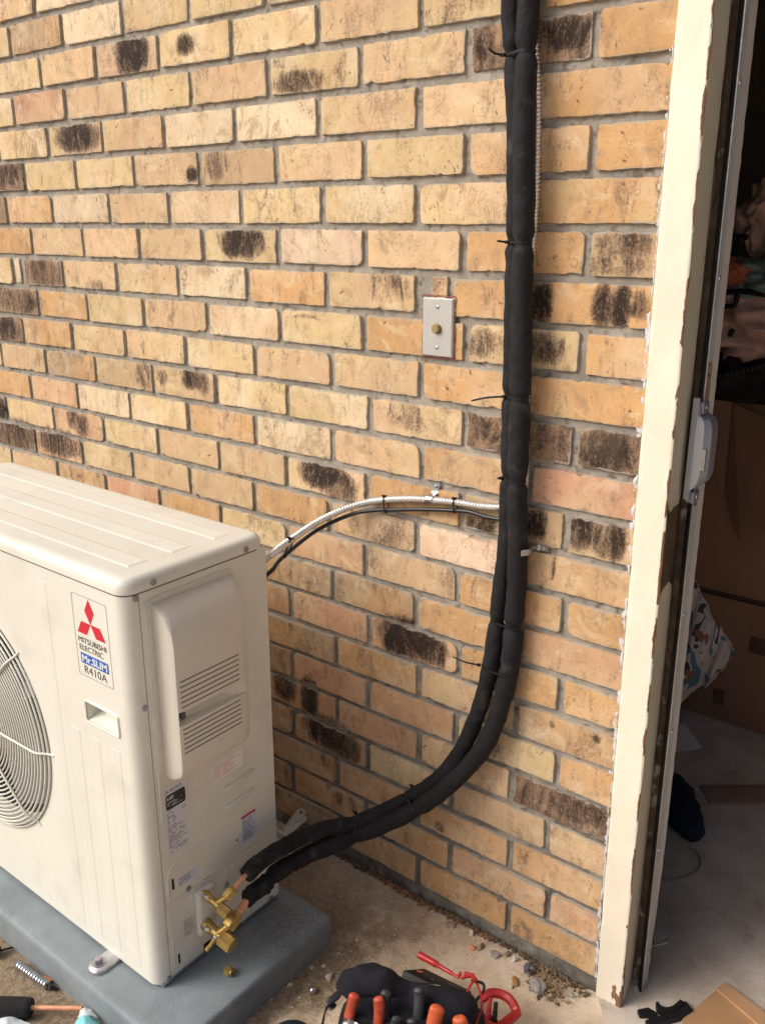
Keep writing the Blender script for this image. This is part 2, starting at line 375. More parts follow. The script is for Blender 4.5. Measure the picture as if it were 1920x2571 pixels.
def brick(x0, x1, z0, z1, code, rs, step=.009):
    W, H = x1-x0, z1-z0
    if W < .02: US = [0, .0013, .0035, W/2, W-.0035, W-.0013, W]
    elif W < .05: US = [0, .0013, .0035, .009, W/2, W-.009, W-.0035, W-.0013, W]
    else: US = lines(W, step)
    VS = lines(H, step)
    rnd = rs.random(); off = Vector((rnd*91, rnd*57, rnd*23))
    rc = [rs.choice((.003, .004, .006, .010, .018 if rs.random() < .4 else .006)) for _ in range(4)]
    rc = [min(r, W*.15) for r in rc]
    base = len(BV); dy = rs.uniform(-.0015, .0015); ty = rs.uniform(-.008, .008); tz = rs.uniform(-.012, .012); sk = rs.uniform(-.012, .012)
    c0 = Vector(PAL[code]); c1 = Vector(PAL[NB[code]]); br = rs.uniform(.9, 1.09)
    c0 = c0*br; c1 = c1*br
    nu = len(US); nv = len(VS)
    chips = [(rs.uniform(0, W), rs.choice((0, H)), rs.uniform(.003, .009)) for _ in range(rs.choice((0, 0, 1, 1, 2)))]
    for j, v in enumerate(VS):
        for i, u in enumerate(US):
            du = min(u, W-u); dv = min(v, H-v); d = min(du, dv)
            a, b = u, v
            # rounded corners
            k = (0 if u < W/2 else 1)+(0 if v < H/2 else 2); r = rc[k]
            if du < r and dv < r:
                q = Vector(((r-du)/r, (r-dv)/r)); ln = q.length
                if ln > 1e-6:
                    q = q*(max(q)/ln); nu_, nv_ = r-q.x*r, r-q.y*r
                    a = nu_ if u < W/2 else W-nu_; b = nv_ if v < H/2 else H-nv_
            # ragged arrises
            wgt = max(0., 1-d/.022)
            if wgt > 0:
                p = Vector((x0+a, z0+b, 0))
                ins = .0014*max(-.5, noise.noise(p*30+off))+.0012*noise.noise(p*120+off)+.0010*noise.noise(p*260+off)+.009*max(0, noise.noise(p*38+off*2)-.42)
                for cx, cz, cr in chips:
                    dd = math.hypot(a-cx, b-cz)
                    if dd < cr: ins += (cr-dd)*.75
                if dv <= du: b += ins*wgt*(1 if v < H/2 else -1)
                if du <= dv: a += ins*wgt*(1 if u < W/2 else -1)
            y = .0125 if d < .0001 else (.0004 if d < .0014 else (.0001 if d < .004 else 0))
            p = Vector((x0+a, z0+b, 0))
            if d > .0001: y += .0015*noise.noise(p*14+off)+.0005*noise.noise(p*60+off)
            y += dy+ty*(a-W/2)*.1+tz*(b-H/2)*.1
            BV.append((x0+a, y, z0+b+sk*(a-W/2)*.6))
            t = smoothv(-.15, .5, noise.noise(p*9+off*2)); q = c0.lerp(c1, t*.75)*(1+.10*noise.noise(p*26+off))
            ch = 0.
            X, Z = p.x*1000, p.y*1000
            for bx, bz, rx, rz, s in BL:
                e = abs((X-bx)/rx)**2.4+abs((Z-bz)/rz)**2.4
                if e < 3.4: ch = max(ch, s*(1-smoothv(.0, 3.4, e)))
            if code == 5: ch = max(ch, .40+.25*noise.noise(p*18+off))
            elif code == 4: ch = max(ch, .12+.22*noise.noise(p*14+off))
            elif code in (3, 11): ch = max(ch, .22*noise.noise(p*14+off))
            elif ch == 0 and rnd > .6: ch = max(0, .45*noise.noise(p*12+off*3)-.05)
            BC.append((q.x, q.y, q.z, max(0, ch)))
            BRn.append(rnd); BE.append(max(0., 1-d/.011))
    for j in range(nv-1):
        for i in range(nu-1):
            s = base+j*nu+i; BF.append((s, s+1, s+nu+1, s+nu))
rs = random.Random(11)
XR = .1935
for k in range(-7, 22):
    if k in BR: xs, col = BR[k]; xs = [q/1000 for q in xs]
    else:
        s0 = -.055 if k % 2 else -.18
        xs = [s0-.2465*i for i in range(10, -1, -1)]
        if s0+.2465 < .15: xs.append(s0+.2465)
        col = [rs.choice((0, 1, 2, 0, 3, 4, 1, 0)) for _ in range(len(xs)+1)]
    z1 = ROW0-k*CR-.0060; z0 = z1-CR+.0125
    ed = [xs[0]-.2465]+xs+[XR+.012]
    for i in range(len(ed)-1):
        g = .0070 if ed[i+1] < XR else .010
        a, b = ed[i]+.0070+rs.uniform(-.0012, .0012), ed[i+1]-g-rs.uniform(-.0012, .0012)
        if b-a < .012: continue
        if k == 5 and i < len(col) and abs(ed[i]+1.781) < .01: a, b = a+.004, b-.008
        dz = rs.uniform(-.0012, .0012)
        cc = col[i]
        if k >= 9 and cc == 0 and rs.random() < .62: cc = rs.choice((1, 3, 1, 10))
        elif k >= 9 and cc == 4 and rs.random() < .4: cc = 10
        elif cc == 0 and rs.random() < .15: cc = 1
        brick(a, b, z0+dz+rs.uniform(-.001, .001), z1+dz+rs.uniform(-.001, .001), cc, rs, .0062 if a > -2 and z0 < 2.2 else .02)
wall = thing('brick_wall', (-1.2, 0, 0), 'weathered tan and buff brick wall with grey mortar joints behind the white outdoor unit', 'brick wall')
bo = obj('bricks', (BV, BF), M_brick, wall, smooth=32)
ca = bo.data.attributes.new('tint', 'FLOAT_COLOR', 'POINT'); ca.data.foreach_set('color', [x for c in BC for x in c])
ra = bo.data.attributes.new('rnd', 'FLOAT', 'POINT'); ra.data.foreach_set('value', BRn)
ra = bo.data.attributes.new('edge', 'FLOAT', 'POINT'); ra.data.foreach_set('value', BE)
# mortar sheet
def gridsheet(x0, x1, z0, z1, nx, nz, fy):
    V = []; Fc = []
    for j in range(nz+1):
        z = z0+(z1-z0)*j/nz
        for i in range(nx+1):
            x = x0+(x1-x0)*i/nx; V.append((x, fy(x, z), z))
    for j in range(nz):
        for i in range(nx):
            s = j*(nx+1)+i; Fc.append((s, s+1, s+nx+2, s+nx+1))
    return V, Fc
def my(x, z):
    p = Vector((x, z, 0))
    y = .0070+.0020*noise.noise(p*50)+.0022*noise.noise(p*120)+.0012*noise.noise(p*9)-.006*smoothv(.05, .02, z)*abs(noise.noise(p*30))*2
    if z < .045: y -= .004*smoothv(.045, .02, z)
    return y
obj('mortar', gridsheet(-2.75, .205, -.01, 2.52, 400, 350, my), M_mortar, wall, smooth=180)
obj('backing', box(-2.75, .203, .012, .075, -.01, 2.52), M_mortar, wall, smooth=0)

# ================================================================ GROUND
def ground_mat(kind):
    m = bpy.data.materials.new('concrete '+kind); m.use_nodes = True; n = m.node_tree.nodes; l = m.node_tree.links
    b = n['Principled BSDF']; b.inputs['Roughness'].default_value = .92; b.inputs['Specular IOR Level'].default_value = .25
    tc = n.new('ShaderNodeTexCoord')
    def nz(scale, det=5, ro=.6, dist=0.):
        t = n.new('ShaderNodeTexNoise'); t.inputs['Scale'].default_value = scale; t.inputs['Detail'].default_value = det
        t.inputs['Roughness'].default_value = ro; t.inputs['Distortion'].default_value = dist; l.new(tc.outputs['Object'], t.inputs[0]); return t.outputs[0]
    def mr(s, a, b_, c, d):
        r = n.new('ShaderNodeMapRange'); r.interpolation_type = 'SMOOTHSTEP'
        for i, q in enumerate((a, b_, c, d)): r.inputs[i+1].default_value = q
        l.new(s, r.inputs[0]); return r.outputs[0]
    def mx(f, a, b_):
        x = n.new('ShaderNodeMix'); x.data_type = 'RGBA'
        for s, k in ((f, 0), (a, 6), (b_, 7)):
            if isinstance(s, (tuple, float)): x.inputs[k].default_value = s
            else: l.new(s, x.inputs[k])
        return x.outputs[2]
    def ma(op, a, b_):
        x = n.new('ShaderNodeMath'); x.operation = op
        for s, k in ((a, 0), (b_, 1)):
            if isinstance(s, float): x.inputs[k].default_value = s
            else: l.new(s, x.inputs[k])
        return x.outputs[0]
    if kind == 'tan':
        c = mx(mr(nz(7), .35, .68, 0, 1.), (.60, .46, .32, 1), (.76, .64, .49, 1))
        c = mx(mr(nz(22, 6, .7), .5, .72, 0, .6), c, (.40, .29, .18, 1))
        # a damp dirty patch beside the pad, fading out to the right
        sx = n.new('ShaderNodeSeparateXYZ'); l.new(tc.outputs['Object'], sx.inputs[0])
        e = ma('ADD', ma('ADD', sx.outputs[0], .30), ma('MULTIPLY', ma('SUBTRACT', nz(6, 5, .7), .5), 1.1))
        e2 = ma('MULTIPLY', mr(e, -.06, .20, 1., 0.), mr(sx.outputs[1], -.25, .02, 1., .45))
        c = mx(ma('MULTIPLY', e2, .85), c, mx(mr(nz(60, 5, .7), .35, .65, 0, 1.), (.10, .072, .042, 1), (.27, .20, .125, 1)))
        c = mx(mr(nz(160, 3, .6), .62, .70, 0, .55), c, (.68, .61, .50, 1))
        c = mx(mr(nz(110, 3, .6), .64, .72, 0, .6), c, (.10, .075, .05, 1))
    else:
        c = mx(mr(nz(5), .35, .7, 0, 1.), (.48, .405, .33, 1), (.66, .58, .49, 1))
        c = mx(mr(nz(14, 6, .7, .5), .5, .75, 0, .55), c, (.22, .185, .155, 1))
        c = mx(mr(nz(120, 3, .6), .66, .72, 0, .6), c, (.10, .09, .085, 1))
        c = mx(mr(nz(45, 2, .5), .77, .79, 0, .9), c, (.75, .72, .68, 1))
    l.new(c, b.inputs['Base Color'])
    bp = n.new('ShaderNodeBump'); bp.inputs['Strength'].default_value = .8 if kind == 'tan' else .4; bp.inputs['Distance'].default_value = .003
    l.new(ma('ADD', nz(140, 5, .7), ma('MULTIPLY', nz(35, 4), .8)), bp.inputs['Height']); l.new(bp.outputs[0], b.inputs['Normal'])
    return m
M_tan = ground_mat('tan'); M_grey = ground_mat('grey')
g = obj('ground', ([(-60, -60, 0), (60, -60, 0), (60, 60, 0), (-60, 60, 0)], [(0, 1, 2, 3)]), M_tan, smooth=0)
tag(g, 'weathered tan concrete ground', None, kind='structure')
def slab(name, poly, z, t, m):
    rings = [[(x, y, z-t) for x, y in poly], [(x, y, z) for x, y in poly]]
    return fixn(loft(rings))
ip = [(.207, -.004), (.232, -.035), (.262, -.078), (.30, -.10), (.36, -.16), (.43, -.22), (1.3, -1.2), (1.3, .05), (2.4, .05), (2.4, 2.6), (-1.8, 2.6), (-1.8, .09), (.207, .09)]
fl = obj('storage_floor', slab('f', ip, .004, .01, M_grey), M_grey, smooth=0); tag(fl, 'grey concrete floor running in through the doorway', None, kind='structure')
# room behind the wall
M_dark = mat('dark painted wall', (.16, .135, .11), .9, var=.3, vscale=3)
room = thing('storage_room', (.7, 1.5, 0), 'dark storage room behind the open doorway', 'room')
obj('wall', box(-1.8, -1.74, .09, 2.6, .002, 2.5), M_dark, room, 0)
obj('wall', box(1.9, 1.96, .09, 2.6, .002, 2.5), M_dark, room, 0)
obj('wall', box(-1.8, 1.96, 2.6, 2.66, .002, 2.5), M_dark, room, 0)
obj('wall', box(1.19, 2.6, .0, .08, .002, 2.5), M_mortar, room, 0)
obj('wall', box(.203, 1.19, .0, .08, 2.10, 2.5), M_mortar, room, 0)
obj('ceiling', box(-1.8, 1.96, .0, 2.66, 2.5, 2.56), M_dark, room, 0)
# ================================================================ MATERIALS
M_unit = mat('ivory painted sheet metal', (.745, .74, .655), .42, bump=.10, bscale=420, var=.035, vscale=5, spots=((.66, .645, .575), 8, .56, .2))
M_unitd = mat('shadow gap', (.12, .105, .08), .8)
M_cover = mat('ivory moulded plastic', (.70, .665, .57), .45, bump=.08, bscale=500, var=.03, vscale=6, spots=((.42, .37, .29), 30, .72, .06))
M_pad = mat('slate grey plastic pad', (.215, .255, .272), .65, bump=.6, bscale=300, var=.22, vscale=9, spots=((.33, .33, .31), 16, .60, .25))
M_foam = mat('black foam rubber', (.0105, .0105, .012), .80, bump=.7, bscale=160, var=.35, vscale=30, spec=.35, spots=((.040, .039, .037), 22, .60, .14))
M_black = mat('black plastic', (.010, .010, .011), .55, spec=.3)
M_galv = mat('zinc plated steel', (.62, .64, .66), .32, metal=1., bump=.2, bscale=150, var=.15, vscale=40)
M_steel = mat('brushed stainless steel', (.55, .55, .53), .40, metal=.45, bump=.1, bscale=300, var=.05, vscale=30)
M_brass = mat('yellow brass', (.54, .38, .13), .36, metal=.85, bump=.15, bscale=200, var=.22, vscale=60)
M_copper = mat('bright copper', (.86, .42, .24), .36, metal=.55, bump=.1, bscale=200, var=.15, vscale=80)
M_red = mat('red logo print', (.60, .025, .045), .45)
M_ink = mat('black print', (.02, .02, .022), .5)
M_blue = mat('blue logo print', (.02, .13, .48), .45)
M_white = mat('white print', (.74, .77, .82), .5)
M_lab = mat('pale sticker', (.70, .70, .74), .45)
M_labb = mat('pale blue sticker', (.62, .68, .77), .45)
M_labw = mat('white sticker', (.86, .83, .81), .45)
M_pink = mat('pink print', (.62, .22, .22), .5)
M_grey_ink = mat('grey print', (.16, .16, .18), .5)
M_inside = mat('dark fan cavity', (.06, .057, .062), .7)
M_fanb = mat('grey fan blade', (.30, .30, .31), .45)
# ================================================================ EQUIPMENT PAD
def outline_slab(levels, seg=4):
    """levels: (x0,x1,y0,y1,z,r)"""
    return fixn(loft([[(x, y, z) for x, y in rrect(a, b, c, d, r, seg)] for a, b, c, d, z, r in levels]))
pad = obj('equipment_pad', outline_slab([(-1.52, -.339, -.709, -.240, 0, .010), (-1.519, -.340, -.708, -.241, .060, .010), (-1.518, -.341, -.707, -.242, .070, .010),
     (-1.515, -.344, -.704, -.245, .0745, .010), (-1.511, -.348, -.700, -.249, .0762, .010), (-1.500, -.359, -.689, -.260, .0766, .010)]), M_pad, loc=(-.93, -.47, 0), smooth=50)
tag(pad, 'slate grey plastic equipment pad under the white outdoor unit', 'equipment pad')
# ================================================================ OUTDOOR UNIT
XS, FY, BY, ZB, ZT = -.474, -.628, -.279, .086, .957
XL = -1.424
unit = thing('air_conditioner_unit', (-.949, -.453, .0765), 'ivory outdoor air conditioner unit with round fan grille and louvred side cover', 'air conditioner')
# front panel with round opening
CX, CZ, RO = -1.071, .519, .286
def front_panel():
    V = []; Fc = []; n = 96
    xr = XS-.030; xq = -.70; ring = []
    for k in range(n):
        a = 2*math.pi*k/n; c, s = math.cos(a), math.sin(a)
        tx = ((xq-CX)/c if c > 1e-9 else ((XL+.03-CX)/c if c < -1e-9 else 1e9))
        tz = ((ZT-CZ)/s if s > 1e-9 else ((ZB-CZ)/s if s < -1e-9 else 1e9))
        t = min(tx, tz); ring.append((CX+c*t, CZ+s*t))
    # snap nearest ring points to the four corners
    for cx, cz in ((xq, ZT), (xq, ZB), (XL+.03, ZT), (XL+.03, ZB)):
        i = min(range(n), key=lambda q: (ring[q][0]-cx)**2+(ring[q][1]-cz)**2); ring[i] = (cx, cz)
    rr = [(RO-.012, FY+.045), (RO-.006, FY+.012), (RO-.003, FY+.004), (RO+.001, FY+.001), (RO+.006, FY)]
    rings = [[(CX+r*math.cos(2*math.pi*k/n), y, CZ+r*math.sin(2*math.pi*k/n)) for k in range(n)] for r, y in rr]
    rings.append([(x, FY, z) for x, z in ring])
    a = loft(rings, cap0=False, cap1=False)
    h = (-.626, -.526, .659, .700)
    gx = [xq, h[0], h[1], xr]; gz = [ZB, h[2], h[3], ZT]; R_ = []
    for i in range(3):
        for j in range(3):
            if i == 1 and j == 1: continue
            R_.append(([(gx[i], FY, gz[j]), (gx[i+1], FY, gz[j]), (gx[i+1], FY, gz[j+1]), (gx[i], FY, gz[j+1])], [(0, 1, 2, 3)]))
    x0, x1, z0, z1 = h
    R_.append(([(x0, FY, z0), (x1, FY, z0), (x1, FY, z1), (x0, FY, z1), (x0+.002, FY+.030, z0+.012), (x1-.020, FY+.012, z0+.006), (x1-.020, FY+.012, z1-.002), (x0+.002, FY+.030, z1-.002)],
               [(0, 1, 5, 4), (1, 2, 6, 5), (2, 3, 7, 6), (3, 0, 4, 7), (4, 5, 6, 7)]))
    a = join(a, *R_)
    # rounded right corner and left corner, folded back
    prof = [(xr+.030*math.sin(t), FY+.030-.030*math.cos(t)) for t in [math.pi/2*i/8 for i in range(9)]]
    b = ([(x, y, z) for z in (ZB, ZT) for x, y in prof], [(i, i+1, i+10, i+9) for i in range(8)])
    prof2 = [(XL, BY)]+[(XL+.03-.030*math.sin(t), FY+.030-.030*math.cos(t)) for t in [math.pi/2*(8-i)/8 for i in range(9)]]
    c = ([(x, y, z) for z in (ZB, ZT) for x, y in prof2], [(i, i+1, i+11, i+10) for i in range(9)])
    return join(a, b, c)
fp = obj('front_panel', front_panel(), M_unit, unit, smooth=40)
# four long embossed channels in the front
def ridge(P, r, h, up):
    """half-round embossed bead along P, height h along up"""
    P = [Vector(p) for p in P]; up = Vector(up); V = []; Fc = []; n = 7; N = len(P)
    for i, p in enumerate(P):
        t = (P[min(i+1, N-1)]-P[max(i-1, 0)]).normalized(); s = t.cross(up).normalized()
        k = .35 if i in (0, N-1) else 1.
        for j in range(n):
            a = math.pi*j/(n-1); V.append(tuple(p+s*math.cos(a)*r*k+up*(math.sin(a)*h*k-.0003)))
    for i in range(N-1):
        for j in range(n-1): Fc.append((i*n+j, i*n+j+1, (i+1)*n+j+1, (i+1)*n+j))
    Fc.append(tuple(range(n))); Fc.append(tuple((N-1)*n+j for j in range(n-1, -1, -1)))
    return fixn((V, Fc))
def emboss(x0, x1, z0, z1, h=.0007):
    s = .0035
    return fixn(([(x0, FY+.0002, z0), (x1, FY+.0002, z0), (x1, FY+.0002, z1), (x0, FY+.0002, z1),
             (x0+s*4, FY-h, z0+s*2), (x1-s*.9, FY-h, z0+s*2), (x1-s*.9, FY-h, z1-s), (x0+s*4, FY-h, z1-s)],
            [(4, 5, 6, 7), (0, 1, 5, 4), (1, 2, 6, 5), (2, 3, 7, 6), (3, 0, 4, 7)]))
for a, b_, z0, z1 in ((-.760, -.7215, .107, .925), (-.697, -.6585, .107, .624), (-.630, -.5945, .107, .624), (-.565, -.5285, .107, .624)):
    obj('embossed_rib', emboss(a, b_, z0, z1), M_unit, unit, smooth=0)
# side panel: upper sheet, lower service sheet
side = obj('side_panel', join(box(XS-.004, XS, FY+.0315, BY, .272, ZT), box(XS-.0045, XS-.0006, FY+.0315, BY, ZB+.006, .2705)), M_unit, unit, smooth=0)
obj('seam', join(box(XS-.006, XS-.0015, FY+.0298, FY+.0318, ZB, ZT), box(XS-.01, XS-.002, FY+.03, BY, .2702, .2722)), M_unitd, unit, smooth=0)
obj('rear_panel', join(box(XL, XS-.004, BY-.002, BY, ZB, ZT)), M_unit, unit, smooth=0)
obj('base_rail', box(XL+.01, XS-.003, FY+.012, BY-.002, .078, .092, .002), M_galv, unit)
# cavity, hub, blades
def cav():
    n = 64; rr = [(RO-.010, FY+.04), (RO-.012, FY+.13), (.28, FY+.24), (.001, FY+.245)]
    return loft([[(CX+r*math.cos(2*math.pi*k/n), y, CZ+r*math.sin(2*math.pi*k/n)) for k in range(n)] for r, y in rr], cap0=False, cap1=False)
obj('fan_shroud', cav(), M_inside, unit, smooth=60)
fan = obj('fan', prism((CX, FY+.06, CZ), (CX, FY+.17, CZ), .065, .07, 32, bev=.01), M_fanb, unit)
for q in range(3):
    V = []; Fc = []; nr, na = 8, 8
    for i in range(nr+1):
        r = .06+.215*i/nr
        for j in range(na+1):
            a = 2*math.pi*q/3+.3+ (1.15-.15*i/nr)*j/na+.25*i/nr
            V.append((CX+r*math.cos(a), FY+.06+.085*j/na, CZ+r*math.sin(a)))
    for i in range(nr):
        for j in range(na): s = i*(na+1)+j; Fc.append((s, s+1, s+na+2, s+na+1))
    obj('fan_blade', (V, Fc), M_fanb, fan, smooth=60)
# wire guard: concentric rings and eight spokes bent back to the panel
GY = FY-.018
def ring(r, y, w=.0021, seg=6, n=96):
    return tube([(CX+r*math.cos(2*math.pi*k/n), y, CZ+r*math.sin(2*math.pi*k/n)) for k in range(n)], w, seg, closed=True)
rings = []
k = 0; r = .052
while r < .261: rings.append(ring(r, GY+.001+.005*(r/.27)**4)); r += .0098
rings += [ring(.267, GY+.007, .0026), ring(.276, FY-.007, .0025), ring(.2850, FY-.0025, .0026)]
guard = obj('fan_guard', join(*rings), M_unit, unit, smooth=80)
obj('guard_hub', prism((CX, GY-.006, CZ), (CX, GY+.004, CZ), .05, .05, 32, bev=.003), M_unit, guard)
sp = []
for q in range(8):
    a = math.pi/4*q; u = Vector((math.cos(a), 0, math.sin(a))); c = Vector((CX, 0, CZ))
    P = [c+u*r_+Vector((0, y, 0)) for r_, y in ((.045, GY-.0035), (.15, GY-.0035), (.255, GY-.001), (.266, GY+.002), (.274, GY+.007), (.287, FY-.003), (.302, FY+.0005))]
    sp.append(tube(P, .0027, 8))
obj('guard_spoke', join(*sp), M_unit, guard, smooth=80)
# lid
def lid():
    lv = []
    o = .0025
    for z, i in ((.9555, .003), (.957, 0), (.966, 0), (.974, .0015), (.980, .0055), (.9835, .011), (.985, .019)):
        lv.append((XL-o+i, XS+o-i, FY-o+i, BY+o-i, z, max(.012, .032-i)))
    return outline_slab(lv, 7)
top = obj('top_panel', lid(), M_unit, unit, smooth=50)
obj('lid_gap_shade', outline_slab([(XL-.0006, XS+.0006, FY-.0006, BY, .9535, .031), (XL-.0006, XS+.0006, FY-.0006, BY, .9558, .031)], 7), M_unitd, top, smooth=40)  # dark ring painted in for the shade line between lid and body
def plate_top(x0, x1, y0, y1, z=.985, h=.0016):
    s = .007
    return fixn(([(x0, y0, z-.0005), (x1, y0, z-.0005), (x1, y1, z-.0005), (x0, y1, z-.0005), (x0+s, y0+s, z+h), (x1-s, y0+s, z+h), (x1-s, y1-s, z+h), (x0+s, y1-s, z+h)],
            [(4, 5, 6, 7), (0, 1, 5, 4), (1, 2, 6, 5), (2, 3, 7, 6), (3, 0, 4, 7)]))
for y0, y1, x1 in ((-.578, -.526, -.525), (-.479, -.426, -.522), (-.376, -.328, -.518)):
    obj('stiffening_rib', plate_top(-1.37, x1, y0, y1), M_unit, top, smooth=0)
# handle recess on the front
hx0, hx1, hz0, hz1 = -.626, -.526, .659, .700
def frame_ring(x0, x1, z0, z1, wd, dpt):
    o = rrect(x0-wd, x1+wd, z0-wd, z1+wd, .006, 3); i_ = rrect(x0, x1, z0, z1, .004, 3); j_ = rrect(x0-wd*.4, x1+wd*.4, z0-wd*.4, z1+wd*.4, .005, 3)
    k_ = rrect(x0+.003, x1-.003, z0+.003, z1-.003, .004, 3)
    return loft([[(x, FY+.0002, z) for x, z in o], [(x, FY-dpt, z) for x, z in j_], [(x, FY-dpt*.6, z) for x, z in i_]], cap0=False, cap1=False)
obj('handle_rim', fixn(frame_ring(hx0, hx1, hz0, hz1, .005, .0035)), M_unit, unit, smooth=50)
# ---- side terminal cover
XO = XS+.055
CY0, CY1, CZ0, CZ1 = -.573, -.382, .568, .926
def cover():
    # outline rings in x, from the panel out to the outer face; quarter-ellipse at the top
    rings_ = []
    n = 10
    ys = [(CY0, 0), (CY0, 1), (CY0+.004, 2), (CY0+.012, 3), (CY1-.03, 3), (CY1-.014, 2), (CY1-.004, 1), (CY1, 0)]
    def dep(z, lv):
        if z > .845: t = (z-.845)/(CZ1-.845); base_ = math.sqrt(max(0, 1-t*t))
        elif z < CZ0+.03: t = (CZ0+.03-z)/.03; base_ = .55+.45*math.sqrt(max(0, 1-t*t))
        else: base_ = 1
        f = (0, .80, .95, 1)[lv]
        return XS+.0005+.0545*base_*f
    zz = [CZ0, CZ0+.002, CZ0+.006, CZ0+.012, CZ0+.02, CZ0+.03, .625, .66, .690]+[.719, .74, .80, .845]+[.845+(CZ1-.845)*math.sin(math.pi/2*i/8) for i in range(1, 9)]
    V = []; Fc = []
    for z in zz:
        for y, lv in ys: V.append((dep(z, lv), y, z))
    m_ = len(ys)
    for i in range(len(zz)-1):
        for j in range(m_-1):
            if abs(zz[i]-.690) < 1e-6 and 2 <= j <= 4: continue   # hand-hold opening
            a = i*m_+j; Fc.append((a, a+1, a+m_+1, a+m_))
    Fc.append(tuple(range(m_)))
    return fixn((V, Fc))
cov = obj('terminal_cover', cover(), M_cover, unit, smooth=42)
def scoop():
    ya, yb = CY0+.004, CY1-.014; y3, y4 = CY0+.012, CY1-.03; zt, zb = .719, .690; xo = XO; xi = XO-.022
    xa = XS+.0005+.0545*.95
    V = [(xa, ya, zt), (xo, y3, zt), (xo, y4, zt), (xa, yb, zt), (xa, ya, zb), (xo, y3, zb), (xo, y4, zb), (xa, yb, zb), (xi, ya+.01, zt-.001), (xi, y4-.05, zt-.001), (xi+.008, ya+.01, zb+.006), (xi+.013, y4-.02, zb+.003)]
    Fc = [(5, 6, 11, 10), (10, 11, 9, 8), (6, 7, 3, 2, 9, 11), (4, 5, 10), (0, 4, 10, 8), (0, 8, 1), (1, 8, 9, 2)]
    return V, Fc
obj('hand_hold', scoop(), M_cover, cov, smooth=0)
obj('hand_hold_shade', box(XO-.018, XO-.0075, CY0+.016, CY0+.026, .697, .711, .003), M_unitd, cov)  # solid dark block standing in for shade in the left pocket
slots = []
for z0, dz, n in ((.727, .0106, 6), (.630, .0101, 6)):
    for i in range(n):
        z = z0+dz*i+.001; slots.append(box(XO-.004, XO+.0005, CY0+.0105, CY1-.034, z-.0014, z+.0014, .0006, 1))
obj('louvre_slot_shade', join(*slots), M_unitd, cov, smooth=0)  # uncut face: dark strips imitate the shade inside the louvre grooves
obj('cover_gasket', fixn(loft([[(XS+.0004, y, z) for y, z in rrect(CY0-.014, CY1+.012, CZ0-.004, CZ1+.014, .018, 5)], [(XS+.0030, y, z) for y, z in rrect(CY0-.011, CY1+.010, CZ0-.002, CZ1+.011, .016, 5)],
    [(XS+.0030, y, z) for y, z in rrect(CY0-.004, CY1+.004, CZ0+.002, CZ1+.004, .012, 5)]])), M_cover, unit, smooth=40)
# beads pressed into the side panel
U = (1, 0, 0)
beads = [[(XS, -.427, .4535), (XS, -.340, .4575)], [(XS, -.427, .409), (XS, -.340, .412)],
         [(XS, y, z) for y, z in ((-.409, .357), (-.545, .360), (-.566, .357), (-.579, .345), (-.585, .325), (-.586, .283))],
         [(XS, y, z) for y, z in ((-.524, .281), (-.447, .272), (-.436, .262), (-.431, .232))],
         [(XS-.0006, -.5865, .25), (XS-.0006, -.5865, .103)],
         [(XS, -.5865, .46), (XS, -.5865, .93)]]
for i, P in enumerate(beads):
    obj('pressed_bead', ridge(catmull(P, 5) if len(P) > 2 else [Vector(P[0]).lerp(Vector(P[1]), t) for t in (0, .03, .5, .97, 1)], .0058 if i < 2 else .0034, .0062 if i < 2 else .0028, U), M_unit, side, smooth=60)
# service plate outline under the step
obj('service_plate', fixn(loft([[(XS-.001, y, z) for y, z in rrect(-.5945, -.434, .100, .262, .008, 4)], [(XS+.0010, y, z) for y, z in rrect(-.593, -.4355, .1015, .2605, .008, 4)]])), M_unit, unit, smooth=30)
# small dark slots and holes
for y, z0, z1, wd in ((-.574, .300, .324, .0022), (-.574, .113, .137, .0022)):
    obj('slot', box(XS+.0005, XS+.0018, y-wd, y+wd, z0, z1), M_black, unit, smooth=0)
obj('slot', box(XS-.001, XS+.0020, -.508, -.489, .092, .113), M_black, unit, smooth=0)
obj('slot', prism((XS-.001, -.398, .311), (XS+.0004, -.398, .311), .0026, None, 12), M_black, unit, smooth=0)
# screws
M_boltm = mat('dull zinc bolt', (.36, .34, .37), .45, metal=.8, var=.2, vscale=60)
def screw_vf(r=.0050, h=.003):
    a = prism((0, 0, 0), (0, 0, .0012), r*1.35, r*1.35, 20); b = prism((0, 0, .001), (0, 0, h), r, r*.85, 6, bev=.0004); return join(a, b)
_v, _q = screw_vf(); _s = obj('screw', ([tuple(Vector(p)+wloc(unit)) for p in _v], _q), M_boltm, unit, smooth=30); _s.location = Vector((XS, -.335, .9645))-wloc(unit); _s.rotation_euler = (0, rad(90), 0)
_s.location.x += .0022
for y, z in ((-.564, .967), (-.603, .9475), (-.603, .727), (-.536, .276), (-.434, .217), (-.603, .0945), (-.306, .095)):
    o = copyo(_s, unit, (XS+(.0022 if z > .96 else .0), y, z), (0, rad(90), 0))
    if y < -.60: o.location.x -= .0006
